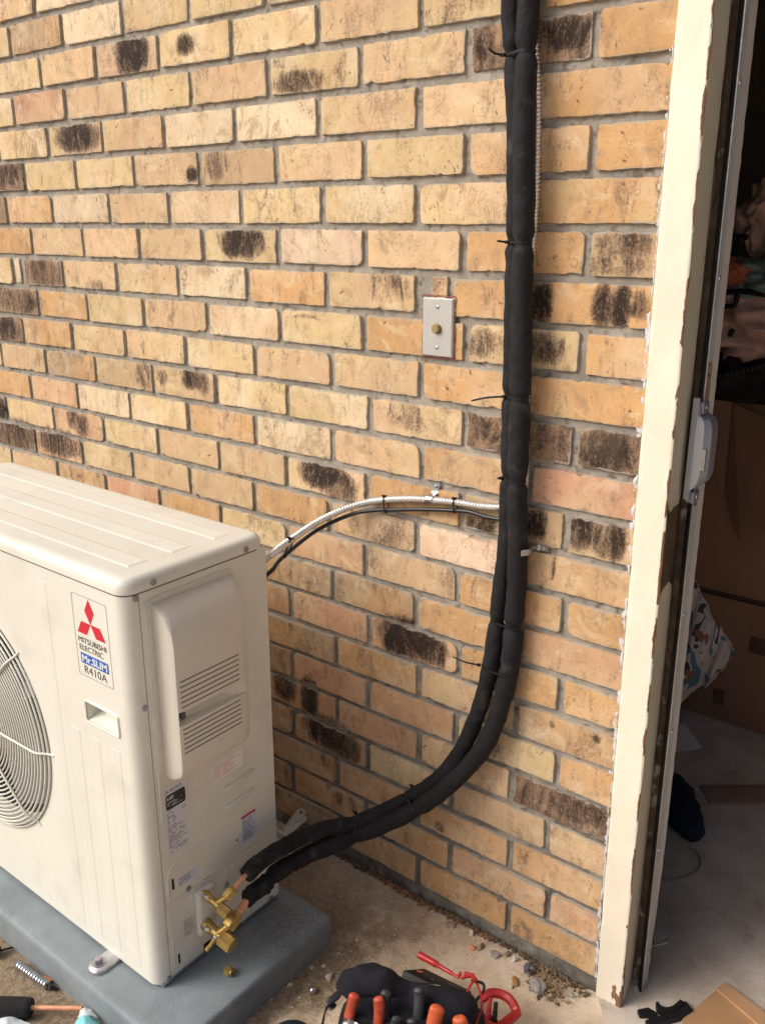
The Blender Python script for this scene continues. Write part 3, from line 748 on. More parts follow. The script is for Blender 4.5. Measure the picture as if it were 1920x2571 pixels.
# ---- brand print on the front
F1 = (1, 0, 0); F2 = (0, 0, 1); FYP = FY-.0005
def outline(x0, x1, z0, z1, r, wd, y):
    a = rrect(x0, x1, z0, z1, r, 4); b = rrect(x0+wd, x1-wd, z0+wd, z1-wd, r, 4)
    return loft([[(x, y, z) for x, z in a], [(x, y, z) for x, z in b]], cap0=False, cap1=False)
brand = obj('brand_frame', outline(-.638, -.530, .757, .927, .004, .0009, FYP), M_grey_ink, unit, smooth=0)
def diamond(c, a, s, w_):
    c = Vector(c); d = Vector((math.cos(a), 0, math.sin(a))); n = Vector((-math.sin(a), 0, math.cos(a)))
    return [tuple(c), tuple(c+d*s+n*w_), tuple(c+d*2*s), tuple(c+d*s-n*w_)]
cc = (-.585, FYP-.0001, .8735)
D = []
for a in (90, 210, 330): D.append((diamond(cc, rad(a), .0252, .0145), [(0, 1, 2, 3)]))
obj('emblem', join(*D), M_red, brand, smooth=0)
text('lettering', 'MITSUBISHI', M_ink, brand, (-.6285, FYP-.0001, .8285), F1, F2, .0115, .087, bold=.0)
text('lettering', 'ELECTRIC', M_ink, brand, (-.6270, FYP-.0001, .8125), F1, F2, .0115, .074, bold=.0)
obj('blue_panel', ([(x, FYP-.0001, z) for x, z in rrect(-.6265, -.5405, .7845, .8060, .002, 3)], [tuple(range(16))]), M_blue, brand, smooth=0)
text('lettering', 'Mr.SLIM', M_white, brand, (-.6225, FYP-.0003, .7875), F1, F2, .0155, .078, bold=.028)
text('lettering', 'R410A', M_ink, brand, (-.6185, FYP-.0001, .7640), F1, F2, .0165, .070, bold=-.008)
# ---- stickers on the side (mirrored so that text reads from outside: right = +y)
S1 = (0, 1, 0); S2 = (0, 0, 1)
def sticker(name, y0, y1, z0, z1, m, x=XS+.0004, skew=0.):
    return obj(name, ([(x, y0, z0), (x, y1, z0-skew), (x, y1, z1-skew), (x, y0, z1)], [(0, 1, 2, 3)]), m, unit, smooth=0)
def lines_of_print(par, y0, y1, z0, z1, pitch, h, m, x, seed, fill=.8):
    r_ = random.Random(seed); P = []
    z = z1
    while z-h > z0:
        y = y0; end = y0+(y1-y0)*r_.uniform(.55, 1.)
        while y < end:
            w_ = min(r_.uniform(.002, .007), end-y)
            if r_.random() < fill: P.append(([(x, y, z-h), (x, y+w_, z-h), (x, y+w_, z), (x, y, z)], [(0, 1, 2, 3)]))
            y += w_+.0009
        z -= pitch
    return obj('small_print', join(*P), m, par, smooth=0)
npz = sticker('rating_label', -.577, -.524, .378, .538, M_lab)
xp = XS+.0006
lines_of_print(npz, -.5745, -.528, .383, .448, .0040, .0018, M_grey_ink, xp, 3)
lines_of_print(npz, -.5745, -.545, .452, .468, .0040, .0020, M_grey_ink, xp, 4)
obj('dark_banner', ([(xp, y, z) for y, z in rrect(-.5755, -.5265, .485, .519, .006, 4)], [tuple(range(20))]), M_ink, npz, smooth=0)
lines_of_print(npz, -.572, -.530, .488, .502, .0034, .0012, M_lab, xp+.0002, 5)
text('lettering', 'A-INV', M_white, npz, (xp+.0002, -.573, .506), S1, S2, .0085, .018, bold=.03)
lines_of_print(npz, -.564, -.530, .521, .530, .0042, .0020, M_grey_ink, xp, 6)
def dy_(c, a, s, w_):
    c = Vector(c); d = Vector((0, math.cos(a), math.sin(a))); n = Vector((0, -math.sin(a), math.cos(a)))
    return [tuple(c), tuple(c+d*s+n*w_), tuple(c+d*2*s), tuple(c+d*s-n*w_)]
obj('emblem', join(*[(dy_((xp, -.571, .5265), rad(a), .0026, .0015), [(0, 1, 2, 3)]) for a in (90, 210, 330)]), M_ink, npz, smooth=0)
def ringx(y, z, ry, rz, t, x):
    a = [(x, y+ry*math.cos(q), z+rz*math.sin(q)) for q in [math.pi*2*i/24 for i in range(24)]]
    b = [(x, y+(ry-t)*math.cos(q), z+(rz-t)*math.sin(q)) for q in [math.pi*2*i/24 for i in range(24)]]
    return loft([a, b], cap0=False, cap1=False)
for q in ((-.567, .4745, .0065, .0065), (-.533, .4755, .0055, .0036)): obj('approval_mark', ringx(*q, .0013, xp), M_grey_ink, npz, smooth=0)
l2 = sticker('blue_note_label', -.562, -.510, .296, .317, M_labb, skew=.002); lines_of_print(l2, -.559, -.514, .297, .314, .0044, .0018, M_grey_ink, xp, 7)
l3 = sticker('notice_label', -.557, -.521, .163, .208, M_cover, XS+.0013); lines_of_print(l3, -.555, -.523, .166, .205, .0040, .0014, M_grey_ink, XS+.0016, 8)
l4 = sticker('warning_label', -.383, -.341, .291, .359, M_labb); lines_of_print(l4, -.380, -.344, .295, .350, .0036, .0017, M_grey_ink, xp, 9, .9)
obj('red_stripe', ([(xp, -.383, .354), (xp, -.341, .354), (xp, -.341, .3598), (xp, -.383, .3598)], [(0, 1, 2, 3)]), M_red, l4, smooth=0)
l5 = sticker('pink_print_label', -.455, -.370, .485, .5245, M_labw); lines_of_print(l5, -.452, -.375, .489, .521, .0042, .0013, M_pink, xp, 10, .95)
# ---- valves
blk = obj('valve_mount', join(box(XS-.001, XS+.018, -.527, -.478, .150, .262, .008, 3)), M_unit, unit, smooth=40)
def valve(name, base, out, nutp, nutd, rb, rc, rn):
    base = Vector(base); out = Vector(out)
    d = (out-base).normalized(); L = (out-base).length
    body = join(tube([base-d*.012, base, base+d*L*.25, base+d*L*.5, base+d*L*.62], [rb*.95, rb*1.15, rb*.9, rb*.85, rb*.85], 14),
                tube([base+d*L*.42, Vector(nutp)-Vector(nutd)*rn*.6], [rb*.85, rb*.75], 14))
    v = obj(name, body, M_brass, unit, smooth=50)
    obj('valve_cap', join(prism(base+d*L*.56, out, rc, rc, 6, .3, .0015)), M_brass, v, smooth=30)
    nd = Vector(nutd).normalized(); np_ = Vector(nutp)
    obj('flare_nut', join(prism(np_-nd*rn*.95, np_+nd*rn*.75, rn, rn, 6, .1, .0015), prism(np_+nd*rn*.7, np_+nd*rn*1.25, rn*.72, rn*.55, 16)), M_brass, v, smooth=30)
    return v
va = valve('liquid_valve', (-.452, -.508, .2505), (-.391, -.503, .2320), (-.405, -.487, .2660), (.02, .75, .40), .0085, .0120, .0125)
obj('flange_screw', prism((-.447, -.515, .258), (-.437, -.520, .262), .0048, .0044, 12, bev=.0006), M_galv, va)
vb = valve('gas_valve', (-.452, -.512, .178), (-.380, -.507, .1615), (-.400, -.487, .2000), (.02, .72, .42), .0120, .0175, .0165)
obj('flange_screw', prism((-.444, -.522, .184), (-.434, -.527, .187), .0052, .0048, 12, bev=.0006), M_galv, vb)
obj('white_pin', prism((-.420, -.520, .174), (-.413, -.523, .175), .0028, .0024, 12), M_white, vb)
obj('service_port', join(tube([(-.425, -.512, .165), (-.430, -.522, .150), (-.433, -.530, .1415)], [.0055, .0048, .0042], 12), tube([(-.432, -.5275, .1445), (-.4345, -.533, .1385)], [.0058, .0050], 12)), M_brass, vb)
# mounting foot
M_footm = mat('galvanised foot', (.50, .51, .52), .42, metal=.9, bump=.2, bscale=150, var=.2, vscale=40)
def foot(x):
    f = obj('mounting_foot', fixn(loft([[(a+x, b, z) for a, b in rrect(-.022, .022, -.686, -.600, .019, 6)] for z in (.0768, .083)]+[[(a+x, b, .0858) for a, b in rrect(-.0195, .0195, -.6835, -.600, .017, 6)]])), M_footm, unit, smooth=50)
    obj('bolt', join(prism((x-.004, -.662, .0855), (x-.004, -.662, .0875), .0145, .0145, 24), prism((x-.004, -.662, .087), (x-.004, -.662, .0985), .0090, .0084, 6, .2, .001)), M_boltm, f)
    return f
foot(-.628); foot(-1.27)
# ================================================================ LINE SET (two insulated pipes tied together)
LA = [(-.128, -.020, 2.50), (-.112, -.020, 2.20), (-.100, -.020, 1.95), (-.096, -.019, 1.90), (-.080, -.018, 1.76), (-.072, -.018, 1.60), (-.068, -.018, 1.45), (-.063, -.019, 1.28), (-.059, -.020, 1.10), (-.058, -.021, .98), (-.066, -.022, .87), (-.078, -.024, .72), (-.096, -.026, .62), (-.122, -.031, .53),
      (-.155, -.045, .449), (-.204, -.062, .381), (-.241, -.085, .347), (-.289, -.120, .308), (-.334, -.170, .285), (-.372, -.220, .283), (-.390, -.265, .284), (-.400, -.340, .290), (-.406, -.400, .288), (-.404, -.440, .283)]
LB = [(-.092, -.026, 2.50), (-.076, -.026, 2.20), (-.0635, -.026, 1.95), (-.061, -.030, 1.90), (-.053, -.040, 1.76), (-.044, -.041, 1.60), (-.040, -.041, 1.45), (-.034, -.040, 1.28), (-.031, -.038, 1.10), (-.026, -.034, .98), (-.029, -.026, .87), (-.034, -.027, .72), (-.048, -.030, .63), (-.072, -.036, .54),
      (-.112, -.048, .462), (-.168, -.072, .384), (-.214, -.100, .337), (-.274, -.135, .289), (-.327, -.180, .261), (-.360, -.232, .247), (-.382, -.282, .243), (-.398, -.350, .238), (-.403, -.395, .226), (-.403, -.428, .228)]
tiesAB = []   # where the ties pinch both tubes
def sleeve(L, r0, pinches, n=34, tail=None):
    P = catmull(L, n); R = []
    for i, p in enumerate(P):
        r = r0*(1+.05*noise.noise(p*7)+.035*noise.noise(p*28))
        for q, k, w_ in pinches:
            d = (p-Vector(q)).length
            if d < w_*3: r *= 1-k*math.exp(-(d/w_)**2)
        R.append(r)
    if tail: R[-1] *= tail
    return tube(P, R, 20, rough=.0020)
tz = [1.862, 1.555, 1.278, 1.118, .812]
line = thing('insulated_line_set', (-.06, -.02, 1.0), 'pair of black foam insulated pipes running down the brick wall to the outdoor unit', 'insulated pipes')
def at(L, z):
    for a, b_ in zip(L, L[1:]):
        if (a[2]-z)*(b_[2]-z) <= 0 and a[2] != b_[2]:
            t = (a[2]-z)/(a[2]-b_[2]); return Vector(a).lerp(Vector(b_), t)
pA = [(at(LA, z), .28, .010) for z in tz]+[((-.241, -.085, .347), .22, .012), ((-.334, -.170, .285), .20, .012), ((-.398, -.320, .289), .12, .008)]
pB = [(at(LB, z), .25, .010) for z in tz]+[((-.214, -.100, .337), .20, .012), ((-.327, -.180, .261), .18, .012), ((-.390, -.315, .241), .15, .009), ((-.400, -.375, .233), .18, .009)]
obj('insulation_sleeve', sleeve([(x-.0008*(z > .5), y, z) for x, y, z in LA], .0177, pA), M_foam, line, smooth=70)
obj('insulation_sleeve', sleeve(LB, .0197, pB, tail=.75), M_foam, line, smooth=70)
# lips of the cut foam at the lower ends
obj('foam_flap', fixn(join(tube([(-.403, -.418, .229), (-.402, -.436, .226), (-.397, -.450, .212)], [.018, .017, .007], 9, rough=.006), tube([(-.405, -.425, .236), (-.409, -.445, .237)], [.013, .005], 8, rough=.004))), M_foam, line, smooth=50)
obj('copper_pipe', tube([(-.404, -.40, .285), (-.404, -.442, .283), (-.405, -.486, .267)], .0052, 14), M_copper, line)
obj('copper_pipe', tube([(-.402, -.42, .228), (-.400, -.445, .222), (-.400, -.486, .203)], .0088, 16), M_copper, line)
def cable_tie(pa, pb, ra, rb, par, w_=.0024, tail=None, head=None, m=M_black, name='cable_tie', t=None):
    """strap round both tubes: convex hull of the two circles, in the plane across them"""
    pa, pb = Vector(pa), Vector(pb); e = (pb-pa); D = e.length; e.normalize()
    t = Vector(t).normalized() if t else Vector((0, 0, 1)); t = (t-e*t.dot(e)).normalized(); f = t.cross(e)
    al = math.asin(max(-1, min(1, (ra-rb)/D)))
    P = []
    for i in range(13):
        a = math.pi/2-al+(math.pi+2*al)*i/12; P.append(pa+(e*math.cos(a)+f*math.sin(a))*ra)
    for i in range(13):
        a = -math.pi/2-al+(math.pi-2*al)*i/12; P.append(pb+(e*math.cos(a)+f*math.sin(a))*rb)
    n = len(P); c = (pa+pb)/2; V = []; Fc = []
    for p in P:
        o = (p-c).normalized()*.0011
        V += [tuple(p-t*w_), tuple(p+o-t*w_), tuple(p+o+t*w_), tuple(p+t*w_)]
    for i in range(n):
        j = (i+1) % n
        for k in range(4): Fc.append((i*4+k, i*4+(k+1) % 4, j*4+(k+1) % 4, j*4+k))
    parts = [(V, Fc)]
    if tail:
        P2 = [Vector(q) for q in tail]; parts.append(tube(catmull(P2, 5), [.0019]*(5*(len(P2)-1))+[.0010], 4))
        h = P2[0]; parts.append(box(h.x-.0035, h.x+.0035, h.y-.003, h.y+.003, h.z-.003, h.z+.003, .0008))
    return obj(name, join(*parts), m, par, smooth=40)
tails = {0: [(-.106, -.030, 1.862), (-.115, -.045, 1.864), (-.122, -.052, 1.872)], 1: [(-.082, -.03, 1.555), (-.094, -.045, 1.557)], 2: [(-.072, -.034, 1.276), (-.10, -.048, 1.273), (-.134, -.050, 1.263)], 3: [(-.07, -.034, 1.117), (-.075, -.040, 1.117)],
         4: [(-.086, -.034, .812), (-.12, -.052, .700+.108), (-.150, -.062, .818)]}
tails[4] = [(-.088, -.036, .812), (-.118, -.050, .822), (-.152, -.060, .836)]
tz4 = .752
for i, z in enumerate(tz):
    a, b_ = at(LA, z), at(LB, z)
    cable_tie(a, b_, .0136, .0156, line, tail=tails.get(i) if i != 4 else None)
a, b_ = at(LA, .705), at(LB, .705)
cable_tie(a, b_, .0182, .0204, line, tail=[(-.100, -.040, .708), (-.125, -.052, .711), (-.156, -.056, .716)])
cable_tie((-.241, -.085, .347), (-.214, -.100, .337), .0155, .0172, line, t=(-1, -.6, -.8), tail=[(-.246, -.070, .367), (-.252, -.072, .371)])
cable_tie((-.334, -.170, .285), (-.327, -.180, .261), .0155, .0175, line, t=(-.7, -1, -.2), tail=[(-.338, -.160, .306), (-.344, -.164, .312)])
def ring_tie(c, d, r, par):
    c = Vector(c); x, y, z = frame(d)
    return obj('cable_tie', tube([c+x*r*math.cos(q)+y*r*math.sin(q) for q in [math.pi*2*i/20 for i in range(20)]], .0018, 6, closed=True), M_black, par)
ring_tie((-.398, -.320, .289), (0, 1, 0), .0172, line); ring_tie((-.390, -.315, .241), (0, 1, 0), .0182, line); ring_tie((-.401, -.383, .231), (0, 1, .2), .0178, line)
obj('tie_head', box(-.398, -.391, -.392, -.383, .206, .214, .001), M_black, line)

# ---- pipe strap on the right of the pair
M_zinc = mat('dull zinc', (.36, .38, .41), .28, metal=.95, var=.25, vscale=60)
st = thing('pipe_strap', (-.005, 0, .982), 'zinc one-hole pipe strap screwed beside the black insulated pipes', 'pipe strap', 'zinc straps screwed to the brick wall')
def strap_band(P, wdir, w_, t=.0013):
    P = [Vector(p) for p in P]; wv = Vector(wdir).normalized(); V = []; Fc = []; N = len(P)
    for i, p in enumerate(P):
        tt = (P[min(i+1, N-1)]-P[max(i-1, 0)]).normalized(); nn = tt.cross(wv).normalized()
        ww = w_*(.55 if i in (0, N-1) else 1)
        for a, b2 in ((-1, 0), (1, 0), (1, 1), (-1, 1)): V.append(tuple(p+wv*a*ww+nn*t*b2))
    for i in range(N-1):
        for k in range(4): Fc.append((i*4+k, i*4+(k+1) % 4, (i+1)*4+(k+1) % 4, (i+1)*4+k))
    Fc += [(3, 2, 1, 0), tuple((N-1)*4+k for k in range(4))]
    return fixn((V, Fc))
obj('strap', strap_band(catmull([(-.008, -.0535, .9815), (-.005, -.0500, .982), (-.000, -.042, .982), (.0005, -.030, .982), (-.0005, -.012, .982), (.001, -.0045, .982), (.006, -.0015, .982), (.016, -.001, .982), (.024, -.001, .982)], 4), (0, 0, 1), .0060), M_zinc, st, smooth=50)
obj('screw', prism((.013, -.0015, .982), (.013, -.0055, .982), .0048, .0040, 12, bev=.0006), M_galv, st)

# ================================================================ CONDUIT + CABLE
def corrug(P, r, pitch=.0068, amp=.0011, seg=14):
    P = [Vector(p) for p in P]; D = [0]
    for a, b2 in zip(P, P[1:]): D.append(D[-1]+(b2-a).length)
    Ltot = D[-1]; n = int(Ltot/pitch*6); Q = []; R = []; j = 0
    for i in range(n+1):
        s = Ltot*i/n
        while j < len(D)-2 and D[j+1] < s: j += 1
        t = (s-D[j])/max(1e-9, D[j+1]-D[j]); Q.append(P[j].lerp(P[j+1], t)); R.append(r+amp*math.cos(2*math.pi*s/pitch))
    return tube(Q, R, seg)
CP = [(-.56, -.235, .86), (-.515, -.245, .905), (-.484, -.250, .928), (-.492, -.195, .937), (-.490, -.110, .957), (-.470, -.045, .975), (-.425, -.016, .995), (-.368, -.013, 1.012), (-.300, -.013, 1.027), (-.249, -.013, 1.034), (-.187, -.013, 1.041), (-.120, -.013, 1.045), (-.070, -.011, 1.055), (-.035, -.010, 1.09), (-.032, -.009, 1.16), (-.040, -.009, 1.30), (-.047, -.009, 1.45), (-.0405, -.0095, 1.60), (-.0425, -.0095, 1.70), (-.048, -.009, 1.80), (-.060, -.009, 1.90), (-.075, -.009, 2.10), (-.09, -.009, 2.48)]
cond = thing('flexible_conduit', (-.3, -.012, 1.03), 'silver corrugated metal conduit arching from the unit to the black pipes', 'conduit')
_g = mat('aluminium conduit', (.78, .77, .73), .34, metal=.75, var=.1, vscale=60)
obj('conduit_hose', corrug(catmull(CP, 8), .0072), _g, cond, smooth=80)
M_cable = mat('black cable jacket', (.018, .019, .022), .38, var=.2, vscale=40)
WP = [(-.55, -.22, .80), (-.515, -.245, .862), (-.500, -.235, .884), (-.512, -.190, .897), (-.492, -.105, .938), (-.455, -.030, .964), (-.400, -.016, .982), (-.347, -.014, .993), (-.270, -.014, 1.009), (-.187, -.014, 1.023), (-.149, -.014, 1.027), (-.110, -.013, 1.024), (-.060, -.011, 1.03), (-.045, -.008, 1.06)]
cb = tag(obj('black_cable', tube(catmull(WP, 8), .0046, 10), M_cable, loc=(-.3, -.012, 1.0), smooth=80), 'thin black cable running just under the silver corrugated conduit', 'cable')
for q, p2 in (((-.486, -.190, .938), (-.509, -.185, .899)), ((-.368, -.0135, 1.012), (-.366, -.0145, .988)), ((-.187, -.013, 1.041), (-.187, -.0145, 1.0235))):
    cable_tie(q, p2, .0086, .0056, cond, w_=.0018, t=(1, 0, .3), tail=[(q[0]-.001, q[1]-.004, q[2]+.008), (q[0]-.003, q[1]-.010, q[2]+.012)])
cl = thing('conduit_clip', (-.247, 0, 1.045), 'small zinc clip holding the silver conduit to the brick wall', 'pipe strap', 'zinc straps screwed to the brick wall')
obj('strap', strap_band(catmull([(-.251, -.004, 1.023), (-.251, -.016, 1.0255), (-.250, -.0225, 1.033), (-.2495, -.0200, 1.042), (-.248, -.010, 1.0455), (-.2475, -.0035, 1.047), (-.246, -.0015, 1.052), (-.244, -.001, 1.064), (-.243, -.001, 1.070)], 4), (1, 0, .1), .0080), M_galv, cl, smooth=50)
obj('screw', prism((-.2445, -.0015, 1.060), (-.2445, -.0050, 1.060), .0042, .0036, 12, bev=.0005), M_galv, cl)

# ================================================================ DOORBELL PLATE
bell = thing('doorbell', (-.246, 0, 1.390), 'stainless doorbell plate with round brass button on the brick wall', 'doorbell')
pl = fixn(loft([[(x, y, z) for x, z in rrect(a, b_, c, d, .002, 2)] for a, b_, c, d, y in ((-.283, -.210, 1.333, 1.4475, .002), (-.283, -.210, 1.333, 1.4475, -.0045), (-.2805, -.2125, 1.3355, 1.445, -.0072), )]))
obj('wall_plate', pl, M_steel, bell, smooth=20)
obj('push_button', join(prism((-.2462, -.0066, 1.3880), (-.2462, -.0085, 1.3880), .0105, .0105, 28), prism((-.2462, -.0080, 1.3880), (-.2462, -.0150, 1.3880), .0092, .0088, 28, bev=.001)), mat('aged brass', (.34, .27, .11), .42, metal=.7, var=.15, vscale=80), bell)
_bw = mat('button face', (.40, .33, .15), .35, metal=.5)
obj('button_face', prism((-.2462, -.0148, 1.3880), (-.2462, -.0156, 1.3880), .0068, .0064, 24), _bw, bell)
for z in (1.4300, 1.3505):
    s_ = obj('screw', join(sphere((-.2462, -.0068, z), .0042, (1, .5, 1), 16, 8)), M_galv, bell)
    obj('screw_slot', box(-.2495, -.2429, -.0094, -.0086, z-.0004, z+.0004), M_black, s_, smooth=0)
# reddish sealant ring round the plate
M_seal = mat('dull red sealant', (.26, .10, .085), .9, bump=.6, bscale=200)
r_ = random.Random(5); P = []
for t in np.linspace(0, 1, 60):
    s_ = t*2*(.079+.1205)
    for L_, f_ in ((.079, lambda u: (-.286+u, 1.330)), (.1205, lambda u: (-.207, 1.330+u)), (.079, lambda u: (-.207-u, 1.4505)), (.1205, lambda u: (-.286, 1.4505-u))):
        if s_ <= L_: P.append(f_(s_)); break
        s_ -= L_
P = [(x+r_.uniform(-.0014, .0010), .0008, z+r_.uniform(-.0012, .0012)) for x, z in P]
obj('sealant_bead', tube(P, [r_.uniform(.0006, .0024) for _ in P], 6, closed=True), M_seal, bell)

# ================================================================ DOOR FRAME
def wear_mat(name, paint, under, edge, sc_, amt, bump=.35):
    m = bpy.data.materials.new(name); m.use_nodes = True; n = m.node_tree.nodes; l = m.node_tree.links
    b = n['Principled BSDF']; b.inputs['Roughness'].default_value = .5
    tc = n.new('ShaderNodeTexCoord'); at_ = n.new('ShaderNodeAttribute'); at_.attribute_name = 'wear'
    mp = n.new('ShaderNodeMapping'); mp.inputs['Scale'].default_value = (1, 1, .32); l.new(tc.outputs['Object'], mp.inputs[0])
    t = n.new('ShaderNodeTexNoise'); t.inputs['Scale'].default_value = sc_; t.inputs['Detail'].default_value = 5; t.inputs['Roughness'].default_value = .6; l.new(mp.outputs[0], t.inputs[0])
    a = n.new('ShaderNodeMath'); a.operation = 'ADD'; l.new(t.outputs[0], a.inputs[0]); l.new(at_.outputs['Fac'], a.inputs[1])
    r = n.new('ShaderNodeMapRange'); r.inputs[1].default_value = amt; r.inputs[2].default_value = amt+.015; l.new(a.outputs[0], r.inputs[0])
    u = n.new('ShaderNodeTexNoise'); u.inputs['Scale'].default_value = 60; u.inputs['Detail'].default_value = 5; l.new(mp.outputs[0], u.inputs[0])
    ur = n.new('ShaderNodeValToRGB'); ur.color_ramp.elements[0].position = .35; ur.color_ramp.elements[1].position = .7
    ur.color_ramp.elements[0].color = (*under, 1); ur.color_ramp.elements[1].color = (*edge, 1); l.new(u.outputs[0], ur.inputs[0])
    v = n.new('ShaderNodeTexNoise'); v.inputs['Scale'].default_value = 9; v.inputs['Detail'].default_value = 5; l.new(tc.outputs['Object'], v.inputs[0])
    vr = n.new('ShaderNodeMapRange'); vr.inputs[1].default_value = .3; vr.inputs[2].default_value = .7; vr.inputs[3].default_value = .93; vr.inputs[4].default_value = 1.04; l.new(v.outputs[0], vr.inputs[0])
    sx = n.new('ShaderNodeVectorMath'); sx.operation = 'SCALE'; sx.inputs[0].default_value = paint; l.new(vr.outputs[0], sx.inputs['Scale'])
    mx = n.new('ShaderNodeMix'); mx.data_type = 'RGBA'; l.new(r.outputs[0], mx.inputs[0]); l.new(sx.outputs[0], mx.inputs[6]); l.new(ur.outputs[0], mx.inputs[7])
    l.new(mx.outputs[2], b.inputs['Base Color'])
    w_ = n.new('ShaderNodeTexNoise'); w_.inputs['Scale'].default_value = 150; w_.inputs['Detail'].default_value = 5; mq = n.new('ShaderNodeMapping'); mq.inputs['Scale'].default_value = (1, 1, .12); l.new(tc.outputs['Object'], mq.inputs[0]); l.new(mq.outputs[0], w_.inputs[0])
    ms = n.new('ShaderNodeMath'); ms.operation = 'MULTIPLY_ADD'; l.new(r.outputs[0], ms.inputs[0]); ms.inputs[1].default_value = -1.2; l.new(w_.outputs[0], ms.inputs[2])
    bp = n.new('ShaderNodeBump'); bp.inputs['Strength'].default_value = bump; bp.inputs['Distance'].default_value = .001; l.new(ms.outputs[0], bp.inputs['Height']); l.new(bp.outputs[0], b.inputs['Normal'])
    return m
M_cream = wear_mat('cream gloss paint', (.82, .765, .62), (.16, .075, .04), (.26, .14, .08), 55, .94)
M_jamb = wear_mat('aged beige paint', (.72, .66, .49), (.085, .055, .03), (.18, .13, .085), 26, .92)
M_bare = wear_mat('bare dark wood', (.17, .125, .08), (.50, .43, .32), (.36, .30, .21), 30, .66)
door = thing('door_frame', (.235, .04, 0), 'cream painted door frame post with chipped edge beside the dark doorway', 'door frame')
ZTOP = 2.1
def lerp2(b_, t_, z):
    k = z/1.95; return (b_[0]+(t_[0]-b_[0])*k, b_[1]+(t_[1]-b_[1])*k)
def sheet(prof, nz, wearf, jit=0.):
    """prof: list of (bottom xy, top xy); dense in z; returns vf + wear values"""
    V = []; Fc = []; W_ = []; n = len(prof)
    for j in range(nz+1):
        z = .003+(ZTOP-.003)*j/nz
        for i, (b_, t_) in enumerate(prof):
            x, y = lerp2(b_, t_, z)
            if jit: q = jit*noise.noise(Vector((i*3.3, 0, z*22))); x += q; y += q
            V.append((x, y, z)); W_.append(wearf(i, z))
    for j in range(nz):
        for i in range(n-1): s = j*n+i; Fc.append((s, s+1, s+n+1, s+n))
    return (V, Fc), W_
def addwear(o, W_):
    a = o.data.attributes.new('wear', 'FLOAT', 'POINT'); a.data.foreach_set('value', W_)
def pl_(b0, b1, t0, t1, ts): return [((b0[0]+(b1[0]-b0[0])*t, b0[1]+(b1[1]-b0[1])*t), (t0[0]+(t1[0]-t0[0])*t, t0[1]+(t1[1]-t0[1])*t)) for t in ts]
F_ = -.009
prof = [((.2045, .012), (.1855, .012))]+pl_((.2045, F_+.002), (.2065, F_), (.1855, F_+.002), (.1875, F_), (0, 1))+pl_((.2065, F_), (.2605, F_), (.1875, F_), (.2405, F_), (.1, .25, .4, .55, .7, .8, .88, .94, 1))+[((.2625, F_+.002), (.2425, F_+.002))]
np_ = len(prof)
def wf(i, z):
    e = {np_-1: .46, np_-2: .43, np_-3: .30, np_-4: .20, 1: .28, 2: .22}.get(i, .19)
    if i == np_-1: e += .10*noise.noise(Vector((0, 3, z*9)))
    if z < .13: e += .16*smoothv(.13, .0, z)
    if .93 < z < 1.07 and i >= np_-2: e += .3
    return max(0, e)
s_, W_ = sheet(prof, 420, wf, .0007); casing = obj('casing', s_, M_cream, door, smooth=50); addwear(casing, W_)
prof = pl_((.2625, F_+.002), (.2520, .078), (.2425, F_+.002), (.2400, .070), (0, .08, .2, .4, .5, .6, .8, .93, 1))
def wf2(i, z):
    e = {0: .42, 1: .22, 8: .40, 7: .2}.get(i, .02)
    t = smoothv(.93, .97, z)*(1-smoothv(1.08, 1.13, z)); e += t*.7
    if z < .16: e += .2*smoothv(.16, .02, z)
    if z > 1.3: e += .08*(1 if i in (3, 4, 5) else 0)*max(0, noise.noise(Vector((1, 1, z*14))))*3
    return e
s_, W_ = sheet(prof, 420, wf2, .0004); o = obj('jamb_face', s_, M_jamb, door, smooth=50); addwear(o, W_)
prof = [((.2520, .078), (.2400, .070)), ((.2500, .080), (.2380, .072))]+pl_((.2500, .080), (.2500, .20), (.2380, .072), (.2380, .195), (.1, .3, .5, .7, .9, 1))+[((.205, .20), (.19, .195))]
s_, W_ = sheet(prof, 300, lambda i, z: (.12 if i < 2 else .0)+(.12*smoothv(1.3, 1.7, z))+.05*noise.noise(Vector((2, i, z*6))), .0004); o = obj('bare_wood_strip', s_, M_bare, door, smooth=50); addwear(o, W_)
obj('post_core', box(.2055, .2375, .013, .195, .006, 2.09), M_bare, door, smooth=0)
# black gasket, metal channel, pale strip: prisms that follow the lean of the frame
def leanprism(polyb, polyt, z0, z1, wig=0., nz=60, wf=None):
    rings_ = []
    for j in range(nz+1):
        z = z0+(z1-z0)*j/nz; q = wig*noise.noise(Vector((5, 1, z*5)))
        r_ = [lerp2(b_, t_, z) for b_, t_ in zip(polyb, polyt)]
        if wf: r_ = wf(r_, z)
        rings_.append([(x+q, y, z) for x, y in r_])
    return fixn(loft(rings_))
dx = -.018
def sh(p, dx=-.018, dy=.012): return [(x+dx, y+dy) for x, y in p]
gb = [(.2695, .0655), (.2780, .0560), (.2800, .0600), (.2695, .078)]
obj('rubber_seal', leanprism(gb, [(.2515, .0735), (.2598, .0650), (.2620, .069), (.2515, .084)], .004, 1.40, .0012), M_foam, door, smooth=40)
mb = [(.2700, .080), (.2702, .0785), (.2800, .0605), (.2810, .0605), (.2810, .0900), (.2700, .0900)]
mt = [(.2520, .0870), (.2522, .0860), (.2620, .0695), (.2630, .0695), (.2630, .0925), (.2520, .0925)]
obj('rubber_seal', leanprism(gb, [(.2515, .0735), (.2598, .0650), (.2620, .069), (.2515, .084)], 1.40, ZTOP, .0012), M_foam, door, smooth=40)
M_chan = mat('grey anodised channel', (.56, .575, .57), .45, metal=.0, bump=.15, bscale=220, var=.14, vscale=12)
